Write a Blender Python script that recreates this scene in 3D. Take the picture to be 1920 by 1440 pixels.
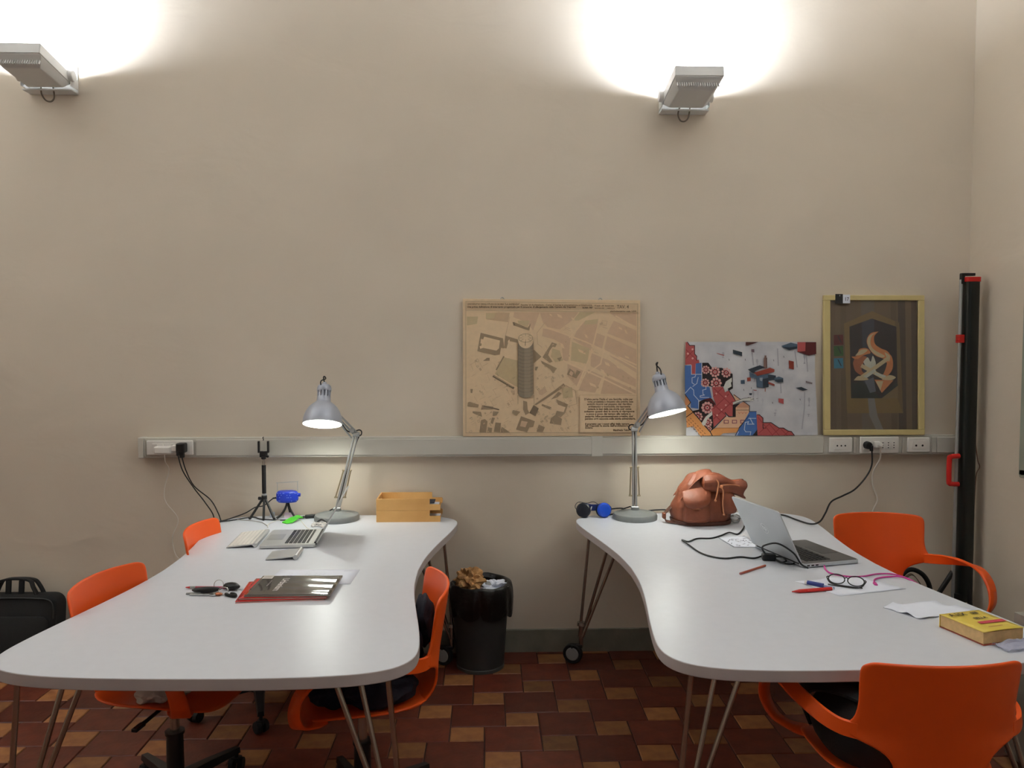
import bpy, bmesh, math, random
from mathutils import Vector, Matrix, Euler, noise
random.seed(7)
for o in list(bpy.data.objects): bpy.data.objects.remove(o)
scene = bpy.context.scene
C = bpy.context.collection
PI = math.pi
rad = math.radians

# ------------------------------------------------------------------ camera
cam_data = bpy.data.cameras.new('camera'); cam_data.lens = 28.125; cam_data.sensor_width = 36
cam_data.clip_start = 0.05
cam = bpy.data.objects.new('camera', cam_data); C.objects.link(cam)
cam.location = (0, -4.175, 1.62); cam.rotation_euler = (rad(90 - 2.748), 0, rad(-1.8))
scene.camera = cam

# ------------------------------------------------------------------ world, light, exposure
scene.view_settings.view_transform = 'Standard'; scene.view_settings.look = 'None'
scene.view_settings.gamma = 1; scene.view_settings.use_curve_mapping = False
scene.view_settings.exposure = 0.2
UPLIGHT_POWER = 27.0
ADDED_UPLIGHT_POWER = 88.0
UPLIGHT_GLASS = 12.0
BULB_STRENGTH = 110.0
ADDED_WINDOW_POWER = 3.0
w = bpy.data.worlds.new('world'); scene.world = w; w.use_nodes = True
w.node_tree.nodes['Background'].inputs[0].default_value = (0.55, 0.66, 0.85, 1)
w.node_tree.nodes['Background'].inputs[1].default_value = 0.4

def area_light(name, loc, rot, sx, sy, power, color, spread=180):
    d = bpy.data.lights.new(name, 'AREA'); d.shape = 'RECTANGLE'; d.size = sx; d.size_y = sy
    d.energy = power; d.color = color; d.spread = rad(spread)
    o = bpy.data.objects.new(name, d); C.objects.link(o); o.location = loc; o.rotation_euler = rot
    return o
# fill light in an added, unseen window behind the camera, to brighten the room
area_light('added_window_light', (1.2, -9.06, 2.2), (rad(90), 0, 0), 1.9, 2.2, ADDED_WINDOW_POWER, (0.86, 0.92, 1.0))

# ------------------------------------------------------------------ materials
def lin(c):
    c = c / 255.0
    return c / 12.92 if c <= 0.04045 else ((c + 0.055) / 1.055) ** 2.4
def rgb(r, g, b): return (lin(r), lin(g), lin(b), 1)
MATS = {}
def mat(name, col, rough=0.5, metal=0.0, var=0.0, scale=8.0, bump=0.0, bscale=60.0, spec=0.5, coat=0.0, rnd=0.0, sheen=0.0, trans=0.0, emit=None, estr=0.0, col2=None, detail=4.0, bdist=0.01):
    """procedural principled material: base colour with noise variation (var, or a mix towards col2), bump and per-object variation (rnd)"""
    if name in MATS: return MATS[name]
    m = bpy.data.materials.new(name); m.use_nodes = True; MATS[name] = m
    nt = m.node_tree; N = nt.nodes; L = nt.links; p = N['Principled BSDF']
    p.inputs['Roughness'].default_value = rough; p.inputs['Metallic'].default_value = metal
    p.inputs['Specular IOR Level'].default_value = spec; p.inputs['Coat Weight'].default_value = coat
    p.inputs['Sheen Weight'].default_value = sheen; p.inputs['Transmission Weight'].default_value = trans
    if emit: p.inputs['Emission Color'].default_value = emit; p.inputs['Emission Strength'].default_value = estr
    p.inputs['Base Color'].default_value = col
    tc = N.new('ShaderNodeTexCoord'); out = None
    if var or col2:
        n = N.new('ShaderNodeTexNoise'); n.inputs['Scale'].default_value = scale; n.inputs['Detail'].default_value = detail
        L.new(tc.outputs['Object'], n.inputs['Vector'])
        r = N.new('ShaderNodeValToRGB'); r.color_ramp.elements[0].position = 0.32; r.color_ramp.elements[1].position = 0.68
        c1 = col; c2 = col2 if col2 else tuple(min(1, x * (1 + var)) for x in col[:3]) + (1,)
        if not col2: c1 = tuple(x * (1 - var) for x in col[:3]) + (1,)
        r.color_ramp.elements[0].color = c1; r.color_ramp.elements[1].color = c2
        L.new(n.outputs['Fac'], r.inputs['Fac']); out = r.outputs['Color']
    if rnd:
        oi = N.new('ShaderNodeObjectInfo'); h = N.new('ShaderNodeHueSaturation')
        mr = N.new('ShaderNodeMapRange'); mr.inputs['To Min'].default_value = 1 - rnd; mr.inputs['To Max'].default_value = 1 + rnd
        L.new(oi.outputs['Random'], mr.inputs['Value']); L.new(mr.outputs['Result'], h.inputs['Value'])
        if out: L.new(out, h.inputs['Color'])
        else: h.inputs['Color'].default_value = col
        out = h.outputs['Color']
    if out: L.new(out, p.inputs['Base Color'])
    if bump:
        n2 = N.new('ShaderNodeTexNoise'); n2.inputs['Scale'].default_value = bscale; n2.inputs['Detail'].default_value = 5
        L.new(tc.outputs['Object'], n2.inputs['Vector'])
        b = N.new('ShaderNodeBump'); b.inputs['Strength'].default_value = bump; b.inputs['Distance'].default_value = bdist
        L.new(n2.outputs['Fac'], b.inputs['Height']); L.new(b.outputs['Normal'], p.inputs['Normal'])
    return m

def clear_mat(name, col, alpha=0.12, rough=0.03):
    """thin clear sheet: see-through with a little tint and a fresnel reflection"""
    if name in MATS: return MATS[name]
    m = bpy.data.materials.new(name); m.use_nodes = True; MATS[name] = m
    nt = m.node_tree; N = nt.nodes; L = nt.links; p = N['Principled BSDF']; out = N['Material Output']
    p.inputs['Base Color'].default_value = col; p.inputs['Roughness'].default_value = rough
    tr = N.new('ShaderNodeBsdfTransparent'); mx = N.new('ShaderNodeMixShader'); lw = N.new('ShaderNodeFresnel'); lw.inputs['IOR'].default_value = 1.3
    ma = N.new('ShaderNodeMath'); ma.operation = 'ADD'; ma.inputs[1].default_value = alpha; ma.use_clamp = True
    L.new(lw.outputs[0], ma.inputs[0]); L.new(ma.outputs[0], mx.inputs['Fac'])
    L.new(tr.outputs[0], mx.inputs[1]); L.new(p.outputs[0], mx.inputs[2]); L.new(mx.outputs[0], out.inputs['Surface'])
    return m
M_wall = mat('wall_plaster', rgb(226, 214, 197), 0.9, var=0.03, scale=1.6, spec=0.2)
def plaster_bump(m):      # hand-laid plaster: broad undulations plus fine grain
    nt = m.node_tree; N = nt.nodes; L = nt.links; p = N['Principled BSDF']
    tc = N.new('ShaderNodeTexCoord'); mp = N.new('ShaderNodeMapping'); mp.inputs['Scale'].default_value = (1, 1, 1.7)
    L.new(tc.outputs['Object'], mp.inputs['Vector'])
    a = N.new('ShaderNodeTexNoise'); a.inputs['Scale'].default_value = 2.4; a.inputs['Detail'].default_value = 3; a.inputs['Distortion'].default_value = 0.6
    b = N.new('ShaderNodeTexNoise'); b.inputs['Scale'].default_value = 70; b.inputs['Detail'].default_value = 4
    L.new(mp.outputs[0], a.inputs['Vector']); L.new(tc.outputs['Object'], b.inputs['Vector'])
    b1 = N.new('ShaderNodeBump'); b1.inputs['Strength'].default_value = 0.15; b1.inputs['Distance'].default_value = 0.05
    b2 = N.new('ShaderNodeBump'); b2.inputs['Strength'].default_value = 0.08; b2.inputs['Distance'].default_value = 0.004
    L.new(a.outputs['Fac'], b1.inputs['Height']); L.new(b.outputs['Fac'], b2.inputs['Height'])
    L.new(b1.outputs['Normal'], b2.inputs['Normal']); L.new(b2.outputs['Normal'], p.inputs['Normal'])
plaster_bump(M_wall)
M_ceil = mat('ceiling_plaster', rgb(232, 226, 214), 0.9, var=0.03, scale=2)
M_skirt = mat('painted_skirting_band', rgb(128, 126, 112), 0.7, var=0.12, scale=9, bump=0.15, bscale=30)
M_skirt_dust = mat('dusty_skirting_foot', rgb(150, 140, 122), 0.9, var=0.25, scale=25, bump=0.3, bscale=50)
M_mortar = mat('dark_floor_mortar', rgb(48, 30, 24), 0.8, var=0.2, scale=12)
M_tile = mat('red_terracotta', rgb(88, 38, 25), 0.45, col2=rgb(108, 50, 32), scale=14, bump=0.12, bscale=45, rnd=0.25)
M_tile_small = mat('ochre_terracotta', rgb(158, 108, 62), 0.5, col2=rgb(132, 82, 50), scale=16, bump=0.12, bscale=45, rnd=0.42)
M_white_plastic = mat('white_socket_plastic', rgb(236, 232, 226), 0.4, var=0.02)
M_trunk = mat('grey_white_trunking_plastic', rgb(208, 204, 194), 0.45, var=0.02, scale=4)
M_desk = mat('white_desk_laminate', rgb(217, 220, 228), 0.36, var=0.012, scale=30, bump=0.02, bscale=300, bdist=0.001)
M_desk_edge = mat('pale_desk_edging', rgb(196, 188, 188), 0.5, var=0.02)
M_chrome = mat('chrome_rod', rgb(190, 186, 180), 0.22, 1.0, var=0.04)
M_black = mat('black_plastic', rgb(22, 22, 23), 0.45, var=0.1)
M_rubber = mat('black_rubber', rgb(16, 16, 17), 0.75, var=0.1)
M_hub = mat('grey_wheel_hub', rgb(150, 150, 148), 0.5, var=0.06)
M_orange = mat('orange_moulded_plastic', rgb(238, 90, 22), 0.42, var=0.03, scale=6, bump=0.05, bscale=400, bdist=0.001)
M_light_grey = mat('light_grey_enamel', rgb(222, 222, 220), 0.45, var=0.03, scale=5)
M_lamp = mat('silver_grey_enamel', rgb(184, 190, 204), 0.38, 0.2, var=0.04)
M_lamp_base = mat('grey_cast_base', rgb(128, 132, 132), 0.5, 0.2, var=0.08, scale=25)
M_steel = mat('brushed_steel', rgb(182, 184, 184), 0.38, 0.65, var=0.05)
M_alu = mat('silver_aluminium', rgb(206, 207, 206), 0.38, 0.6, var=0.02)
M_lid_hp = mat('silver_lid', rgb(198, 202, 206), 0.32, 0.35, var=0.02)
M_darkdeck = mat('dark_grey_laptop_deck', rgb(104, 102, 102), 0.4, 0.3, var=0.03)
M_screen_black = mat('black_glossy_screen', rgb(12, 12, 14), 0.12)
M_paper = mat('white_paper', rgb(238, 242, 255), 0.8, var=0.01)
M_ink = mat('grey_print_ink', rgb(120, 120, 128), 0.8)
M_wood = mat('honey_plywood', rgb(232, 182, 112), 0.5, col2=rgb(218, 164, 94), scale=7, bump=0.05, bscale=80)
M_leather = mat('tan_leather', rgb(140, 74, 45), 0.55, col2=rgb(116, 58, 35), scale=9, bump=0.35, bscale=55, bdist=0.006)
M_leather_d = mat('dark_brown_leather', rgb(84, 46, 30), 0.55, var=0.12, bump=0.3, bscale=60)
M_bag_liner = mat('black_bin_liner', rgb(13, 13, 14), 0.33, var=0.1, bump=0.5, bscale=35)
M_bin = mat('charcoal_bin_plastic', rgb(46, 47, 46), 0.6, var=0.08, scale=30)
M_kraft = mat('crumpled_kraft_paper', rgb(196, 150, 98), 0.8, var=0.12, scale=14)
M_fabric_black = mat('black_nylon', rgb(16, 18, 20), 0.75, var=0.12, scale=30, bump=0.2, bscale=240)
M_navy = mat('dark_navy_cloth', rgb(24, 25, 40), 0.85, var=0.15, scale=12, bump=0.25, bscale=140)
M_blue = mat('bright_blue_plastic', rgb(22, 56, 190), 0.4, var=0.05)
M_hp_blue = mat('blue_headphone_plastic', rgb(10, 70, 190), 0.35, var=0.05)
M_green = mat('green_plastic', rgb(84, 200, 50), 0.35, var=0.05)
M_red = mat('red_plastic', rgb(206, 32, 26), 0.4, var=0.04)
M_pink = mat('magenta_plastic', rgb(208, 60, 150), 0.45, var=0.03)
M_cable = mat('black_cable', rgb(18, 18, 19), 0.5)
M_cable_w = mat('white_cable', rgb(236, 230, 220), 0.5)
M_brass = mat('aged_spring_steel', rgb(160, 146, 118), 0.4, 0.7)

# ------------------------------------------------------------------ mesh helpers
class B:
    """collects shapes in one bmesh"""
    def __init__(s): s.bm = bmesh.new(); s.mi = 0
    def face(s, vs):
        try:
            f = s.bm.faces.new(vs); f.material_index = s.mi; return f
        except ValueError: return None
    def box(s, c, d, rot=None):
        c = Vector(c); R = rot.to_matrix() if isinstance(rot, Euler) else (rot if rot is not None else Matrix.Identity(3))
        v = [s.bm.verts.new(c + R @ Vector((x * d[0] / 2, y * d[1] / 2, z * d[2] / 2))) for x in (-1, 1) for y in (-1, 1) for z in (-1, 1)]
        for q in ((0, 1, 3, 2), (4, 6, 7, 5), (0, 4, 5, 1), (2, 3, 7, 6), (0, 2, 6, 4), (1, 5, 7, 3)): s.face([v[i] for i in q])
        return s
    def rings(s, rings, cap=True, closed=True):
        R = [[s.bm.verts.new(p) for p in r] for r in rings]
        n = len(R[0])
        for a, b in zip(R, R[1:]):
            for i in range(n if closed else n - 1):
                j = (i + 1) % n; s.face([a[i], a[j], b[j], b[i]])
        if cap and closed: s.face(R[0][::-1]); s.face(R[-1])
        return s
    def cyl(s, p0, p1, r0, r1=None, n=16, cap=True):
        p0 = Vector(p0); p1 = Vector(p1); r1 = r0 if r1 is None else r1
        q = (p1 - p0).to_track_quat('Z', 'Y').to_matrix()
        ring = lambda p, r: [p + q @ Vector((r * math.cos(2 * PI * i / n), r * math.sin(2 * PI * i / n), 0)) for i in range(n)]
        return s.rings([ring(p0, r0), ring(p1, r1)], cap)
    def lathe(s, prof, n=32, M=None, cap=True):
        M = M or Matrix.Identity(4)
        rs = [[M @ Vector((r * math.cos(2 * PI * i / n), r * math.sin(2 * PI * i / n), z)) for i in range(n)] for r, z in prof]
        return s.rings(rs, cap)
    def tube(s, pts, r, n=8, k=6, smooth=True):
        P = spline(pts, k) if smooth else [Vector(p) for p in pts]
        rs = []; up = Vector((0, 0, 1)); prev = None
        for i, p in enumerate(P):
            t = (P[min(i + 1, len(P) - 1)] - P[max(i - 1, 0)])
            if t.length < 1e-9: t = Vector((0, 0, 1))
            t.normalize()
            if prev is None: a = t.orthogonal().normalized()
            else:
                a = prev - t * prev.dot(t)
                a = a.normalized() if a.length > 1e-6 else t.orthogonal().normalized()
            prev = a; b = t.cross(a)
            rr = r(i / (len(P) - 1)) if callable(r) else r
            rs.append([p + (a * math.cos(2 * PI * j / n) + b * math.sin(2 * PI * j / n)) * rr for j in range(n)])
        return s.rings(rs)
    def ribbon(s, pts, wid, th, k=5):
        """strip along pts: wid = list of (width vector) per point, th thickness"""
        P = spline(pts, k); W = spline(wid, k); rs = []
        for i, p in enumerate(P):
            t = (P[min(i + 1, len(P) - 1)] - P[max(i - 1, 0)]).normalized()
            wv = W[i]; wl = wv.length; wv = (wv - t * wv.dot(t)).normalized() * wl; nn = t.cross(wv).normalized() * th / 2
            h = wv * 0.5
            rs.append([p - h * 0.86 - nn, p + h * 0.86 - nn, p + h, p + h * 0.86 + nn, p - h * 0.86 + nn, p - h])
        return s.rings(rs)
    def prism(s, pts, z0, z1):
        a = [s.bm.verts.new((x, y, z0)) for x, y in pts]; b = [s.bm.verts.new((x, y, z1)) for x, y in pts]
        n = len(a); s.face(a[::-1]); s.face(b)
        for i in range(n): s.face([a[i], a[(i + 1) % n], b[(i + 1) % n], b[i]])
        return s
    def grid(s, fn, nu, nv):
        V = [[s.bm.verts.new(fn(i / nu, j / nv)) for j in range(nv + 1)] for i in range(nu + 1)]
        for i in range(nu):
            for j in range(nv): s.face([V[i][j], V[i + 1][j], V[i + 1][j + 1], V[i][j + 1]])
        return s
    def blob(s, c, r, amp=0.2, freq=3.0, seed=0, n=2, rot=None):
        """crumpled lump: icosphere pushed in and out by noise"""
        c = Vector(c); r = Vector(r) if not isinstance(r, (int, float)) else Vector((r, r, r))
        res = bmesh.ops.create_icosphere(s.bm, subdivisions=n, radius=1)
        for v in res['verts']:
            d = v.co.copy(); k = 1 + amp * noise.noise(d * freq + Vector((seed * 7.1, seed * 3.3, 0)))
            v.co = Vector((d.x * r.x * k, d.y * r.y * k, d.z * r.z * k))
            if rot is not None: v.co = rot.to_matrix() @ v.co
            v.co += c
        for f in s.bm.faces:
            if all(v in res['verts'] for v in f.verts) and s.mi: f.material_index = s.mi
        return s
    def xf(s, M): bmesh.ops.transform(s.bm, matrix=M, verts=s.bm.verts); return s

def spline(pts, k=6):
    P = [Vector(p) for p in pts]
    if len(P) < 3: return [P[0].lerp(P[-1], i / k) for i in range(k + 1)]
    out = []
    for i in range(len(P) - 1):
        a = P[max(i - 1, 0)]; b = P[i]; c = P[i + 1]; d = P[min(i + 2, len(P) - 1)]
        for j in range(k):
            t = j / k
            out.append(0.5 * ((2 * b) + (c - a) * t + (2 * a - 5 * b + 4 * c - d) * t * t + (3 * b - 3 * c + d - a) * t ** 3))
    out.append(P[-1]); return out

def obj(name, b, m, parent=None, smooth=True, bevel=0, sub=0, solid=0, ang=35, offset=0):
    bmesh.ops.recalc_face_normals(b.bm, faces=b.bm.faces)
    me = bpy.data.meshes.new(name); b.bm.to_mesh(me); b.bm.free()
    for x in (m if isinstance(m, (list, tuple)) else [m]): me.materials.append(x)
    if smooth:
        for p in me.polygons: p.use_smooth = True
        me.set_sharp_from_angle(angle=rad(ang))
    o = bpy.data.objects.new(name, me); C.objects.link(o)
    if solid:
        d = o.modifiers.new('solid', 'SOLIDIFY'); d.thickness = solid; d.offset = offset
    if bevel:
        d = o.modifiers.new('bevel', 'BEVEL'); d.width = bevel; d.segments = 2; d.limit_method = 'ANGLE'; d.angle_limit = rad(40)
    if sub:
        d = o.modifiers.new('sub', 'SUBSURF'); d.levels = sub; d.render_levels = sub
    if parent: o.parent = parent
    return o
def tag(o, label, cat, group=None):
    o['label'] = label; o['category'] = cat
    if group: o['group'] = group
    return o
def thing(name, label, cat, loc=(0, 0, 0), rz=0.0, group=None, rot=None):
    o = bpy.data.objects.new(name, None); C.objects.link(o); o.empty_display_size = 0.05
    o.location = loc; o.rotation_euler = rot if rot else (0, 0, rz)
    return tag(o, label, cat, group)
def struct(name, b, m, parent=None, **k):
    o = obj(name, b, m, parent, **k)
    if not parent: o['kind'] = 'structure'
    return o
def dup(root, loc, rz, label, group=None):
    r = root.copy(); C.objects.link(r); r.location = loc; r.rotation_euler = (0, 0, rz); r['label'] = label
    if group: r['group'] = group
    for ch in list(root.children):
        c = ch.copy(); C.objects.link(c); c.parent = r
        for g in ch.children:
            d = g.copy(); C.objects.link(d); d.parent = c
    return r
def text_polys(s, size, bold=0.0):
    """flat lettering as a list of triangles in the x-y plane, baseline-left at the origin; returns (tris, width)"""
    cu = bpy.data.curves.new('lettering', 'FONT'); cu.body = s; cu.size = size; cu.offset = bold; cu.resolution_u = 2
    o = bpy.data.objects.new('lettering', cu); C.objects.link(o)
    dg = bpy.context.evaluated_depsgraph_get(); e = o.evaluated_get(dg); me = e.to_mesh()
    me.calc_loop_triangles()
    T = [[tuple(me.vertices[i].co[:2]) for i in t.vertices] for t in me.loop_triangles]
    e.to_mesh_clear(); bpy.data.objects.remove(o); bpy.data.curves.remove(cu)
    xs = [p[0] for t in T for p in t] or [0]
    return T, max(xs) - min(xs)

class Art:
    """flat print built from coloured shapes on a sheet: (u, v) metres on the sheet, each shape a hair in front of the last"""
    def __init__(s): s.b = B(); s.mats = []; s.z = 0.0003
    def m(s, mt):
        if mt not in s.mats: s.mats.append(mt)
        s.b.mi = s.mats.index(mt)
    def poly(s, mt, pts, step=True):
        s.m(mt)
        if step: s.z += 0.00002
        f = s.b.face([s.b.bm.verts.new((x, y, s.z)) for x, y in pts])
        return s
    def stroke(s, mt, pts, w, close=False):
        s.m(mt); s.z += 0.00002
        P = [Vector((p[0], p[1])) for p in pts]
        if close: P.append(P[0])
        for a, c in zip(P, P[1:]):
            d = c - a
            if d.length < 1e-9: continue
            d.normalize(); n = Vector((-d.y, d.x)) * w / 2; e = d * w * 0.4
            s.b.face([s.b.bm.verts.new((q.x, q.y, s.z)) for q in (a - n - e, c - n + e, c + n + e, a + n - e)])
        return s
    def disc(s, mt, c, rx, ry, n=16, a0=0, a1=2 * PI):
        return s.poly(mt, [(c[0] + rx * math.cos(a0 + (a1 - a0) * i / n), c[1] + ry * math.sin(a0 + (a1 - a0) * i / n)) for i in range(n if a1 - a0 > 6.2 else n + 1)])
    def text(s, mt, st, pos, size, width=None, bold=0.0, ang=0):
        T, w = text_polys(st, size, bold); s.m(mt); s.z += 0.00002
        k = width / w if width and w else 1.0; ca, sa = math.cos(ang), math.sin(ang)
        for t in T:
            q = [(pos[0] + (x * k) * ca - y * sa, pos[1] + (x * k) * sa + y * ca) for x, y in t]
            s.b.face([s.b.bm.verts.new((x, y, s.z)) for x, y in q])
        return s
    def build(s, name, parent, M=None):
        if M is not None: s.b.xf(M)
        bmesh.ops.triangulate(s.b.bm, faces=[f for f in s.b.bm.faces if len(f.verts) > 4])
        me = bpy.data.meshes.new(name); s.b.bm.to_mesh(me); s.b.bm.free()
        for x in s.mats: me.materials.append(x)
        o = bpy.data.objects.new(name, me); C.objects.link(o); o.parent = parent
        return o
def ink(r, g, b, rough=0.75): return mat('print_ink_%d_%d_%d' % (r, g, b), rgb(r, g, b), rough, var=0.03, scale=40)

# ------------------------------------------------------------------ room
TZ = 0.74            # desk top height
XL, XR, YF, ZC = -4.4, 2.55, -9.0, 4.7
b = B(); b.grid(lambda u, v: Vector((XL - 0.2 + (XR + 0.4 - XL) * u, 0, ZC * v)), 24, 16)
for v in b.bm.verts: v.co.y = 0.0
b.box(((XL + XR) / 2, 0.11, ZC / 2), (XR - XL + 0.4, 0.2, ZC))
struct('wall_back', b, M_wall)
b = B(); b.box((XR + 0.1, YF / 2, ZC / 2), (0.2, -YF, ZC)); struct('wall_right', b, M_wall)
b = B(); b.box((XL - 0.1, YF / 2, ZC / 2), (0.2, -YF, ZC)); struct('wall_left', b, M_wall)
b = B()          # wall behind the camera with an opening for the added window
b.box(((XL + 0.2) / 2, YF - 0.1, ZC / 2), (0.2 - XL, 0.2, ZC)); b.box(((2.2 + XR) / 2, YF - 0.1, ZC / 2), (XR - 2.2, 0.2, ZC))
b.box((1.2, YF - 0.1, 0.5), (2.0, 0.2, 1.0)); b.box((1.2, YF - 0.1, (3.4 + ZC) / 2), (2.0, 0.2, ZC - 3.4))
struct('wall_front', b, M_wall)
b = B()
for x in (0.23, 1.2, 2.17): b.box((x, YF - 0.04, 2.2), (0.06, 0.06, 2.4))
for z in (1.03, 2.5, 3.37): b.box((1.2, YF - 0.04, z), (2.0, 0.055, 0.06))
struct('added_window_1', b, M_light_grey)  # unseen window frame, added with its light to raise the room's brightness
b = B(); b.box(((XL + XR) / 2, YF / 2, ZC + 0.1), (XR - XL + 0.4, -YF + 0.4, 0.2)); struct('ceiling', b, M_ceil)
b = B(); b.box(((XL + XR) / 2, YF / 2, -0.06), (XR - XL + 0.4, -YF + 0.4, 0.11)); floor = struct('floor', b, M_mortar)
b = B(); b.grid(lambda u, v: Vector((XL + (XR - XL) * u, [-0.010, -0.014, -0.016, -0.018][int(round(v * 3))] + 0.0018 * noise.noise(Vector((u * 40, v * 3, 0))), [0.118, 0.116, 0.03, -0.004][int(round(v * 3))] + (0.0025 * noise.noise(Vector((u * 60, 2, 0))) if v < 0.5 else 0))), 140, 3)
b.rings([[(XL, 0, 0.118), (XL, -0.010, 0.118)], [(XR, 0, 0.118), (XR, -0.010, 0.118)]], cap=False, closed=False)
struct('baseboard_back', b, M_skirt)
b = B(); b.box((XR - 0.006, YF / 2, 0.058), (0.012, -YF - 0.05, 0.118)); struct('baseboard_right', b, M_skirt)

# floor tiles: large red and small ochre pieces in a pinwheel bond
def tile_mesh(name, sx, sy, m):
    t = B(); z = 0.0
    t.rings([[(-sx / 2, -sy / 2, -0.012), (sx / 2, -sy / 2, -0.012), (sx / 2, sy / 2, -0.012), (-sx / 2, sy / 2, -0.012)],
             [(-sx / 2, -sy / 2, -0.003), (sx / 2, -sy / 2, -0.003), (sx / 2, sy / 2, -0.003), (-sx / 2, sy / 2, -0.003)],
             [(-sx / 2 + .003, -sy / 2 + .003, 0), (sx / 2 - .003, -sy / 2 + .003, 0), (sx / 2 - .003, sy / 2 - .003, 0), (-sx / 2 + .003, sy / 2 - .003, 0)]])
    return obj(name, t, m, floor, smooth=False)
V1 = Vector((0.236, 0.124)); V2 = Vector((0.145, -0.211)); O0 = Vector((0.151, -0.778))
spots = []
for i in range(-30, 31):
    for j in range(-30, 31):
        p = O0 + V1 * i + V2 * j
        spots.append(p)
big0 = tile_mesh('floor_tile', 0.232, 0.207, M_tile); small0 = tile_mesh('small_floor_tile', 0.140, 0.119, M_tile_small)
for first, off, hx, hy in ((big0, Vector((-0.1905, 0.0435)), 0.116, 0.1035), (small0, Vector((0, 0)), 0.068, 0.058)):
    used = False
    for p in spots:
        q = p + off
        if q.x - hx < -2.75 or q.x + hx > XR - 0.014 or q.y - hy < -2.35 or q.y + hy > -0.005: continue
        o = first if not used else first.copy()
        if used: C.objects.link(o)
        used = True
        o.location = (q.x, q.y, -0.0008 * random.random()); o.rotation_euler = (rad(random.uniform(-.12, .12)), rad(random.uniform(-.12, .12)), rad(random.uniform(-.5, .5)))
# tiles out of the photograph's reach (and the cut pieces along the walls): one joined part
b = B()
def far_tile(q, sx, sy, mi):
    x0, x1, y0, y1 = max(q.x - sx / 2, XL), min(q.x + sx / 2, XR - 0.013), max(q.y - sy / 2, YF), min(q.y + sy / 2, -0.012)
    if x1 - x0 < 0.01 or y1 - y0 < 0.01: return
    b.mi = mi; b.box(((x0 + x1) / 2, (y0 + y1) / 2, -0.0065), (x1 - x0, y1 - y0, 0.012))
for i in range(-70, 71):
    for j in range(-70, 71):
        p = O0 + V1 * i + V2 * j
        for off, hx, hy, mi in ((Vector((-0.1905, 0.0435)), 0.115, 0.103, 0), (Vector((0, 0)), 0.068, 0.058, 1)):
            q = p + off
            if not (q.x - hx < -2.75 or q.x + hx > XR - 0.014 or q.y - hy < -2.35 or q.y + hy > -0.005): continue
            far_tile(q, hx * 2 - 0.001, hy * 2 - 0.001, mi)
o = obj('outlying_tiles', b, [M_tile, M_tile_small], floor, smooth=False); o['kind'] = 'stuff'

# ------------------------------------------------------------------ desks
def desk_outline():
    q = [(0, 1.012), (.16, 1.010), (.30, 1.003), (.42, .988), (.50, .965), (.555, .93), (.587, .88), (.597, .82), (.592, .74), (.575, .62), (.551, .48), (.527, .33), (.508, .17), (.500, 0)]
    sp = [(p.x, p.y) for p in spline([(x, y, 0) for x, y in q], 3)]
    Q1 = sp; Q4 = [(x, -y) for x, y in sp[::-1]][1:]; R = Q1 + Q4
    Lf = [(-x, y) for x, y in R[::-1]][1:-1]
    return [(x, y * 1.012) for x, y in R + Lf]
def make_desk(label):
    t = thing('work_desk', label, 'desk', group=None)
    o = obj('desk_top', B().prism(desk_outline(), 0.7055, TZ), [M_desk, M_desk_edge], t, bevel=0.0025, ang=30)
    for p in o.data.polygons:
        if abs(p.normal.z) < 0.5: p.material_index = 1
    for sx in (-1, 1):
        for sy in (-1, 1):
            nx, ny = sx * 0.562, sy * 0.895
            foot = obj('leg', B().cyl((nx, ny, 0.085), (nx, ny, 0.20), 0.011, 0.013, 12).cyl((nx, ny, 0.195), (nx, ny, 0.212), 0.022, 0.02, 16), M_chrome, t)
            for tx, ty, ox, oy in ((sx * .518, sy * .895, sx * .008, 0), (sx * .415, sy * .82, -sx * .006, sy * .006), (sx * .345, sy * .85, -sx * .006, -sy * .006)):
                obj('rod', B().cyl((nx + ox, ny + oy, 0.135), (tx, ty, 0.7055), 0.0082, n=12).cyl((tx, ty, 0.699), (tx, ty, 0.7055), 0.02, n=14), M_chrome, foot)
            wx = nx - 0.042
            obj('caster_fork', B().box((wx + .018, ny, 0.088), (0.06, 0.03, 0.018)).box((wx + .006, ny + 0.022, 0.065), (0.03, 0.006, 0.05)), M_black, foot, bevel=0.003)
            wl = B(); M = Matrix.Translation((wx, ny, 0.05)) @ Matrix.Rotation(rad(-24), 4, 'Z') @ Matrix.Rotation(rad(90), 4, 'X')
            wl.lathe([(0.034, -0.013), (0.046, -0.015), (0.05, -0.010), (0.05, 0.010), (0.046, 0.015), (0.034, 0.013)], 28, M); wl.mi = 1
            wl.lathe([(0.004, -0.017), (0.03, -0.016), (0.035, -0.012), (0.035, 0.012), (0.03, 0.016), (0.004, 0.017)], 24, M)
            obj('wheel', wl, [M_rubber, M_hub], foot)
    return t
desk_l = make_desk('white waisted desk standing at left, with silver laptop and magazines on it')
desk_l.location = (-0.770, -1.050, 0); desk_l.rotation_euler.z = rad(-1.8)
dup(desk_l, (1.07, -1.045, 0), rad(1.9), 'white waisted desk standing at right, with brown backpack and yellow book on it')

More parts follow.
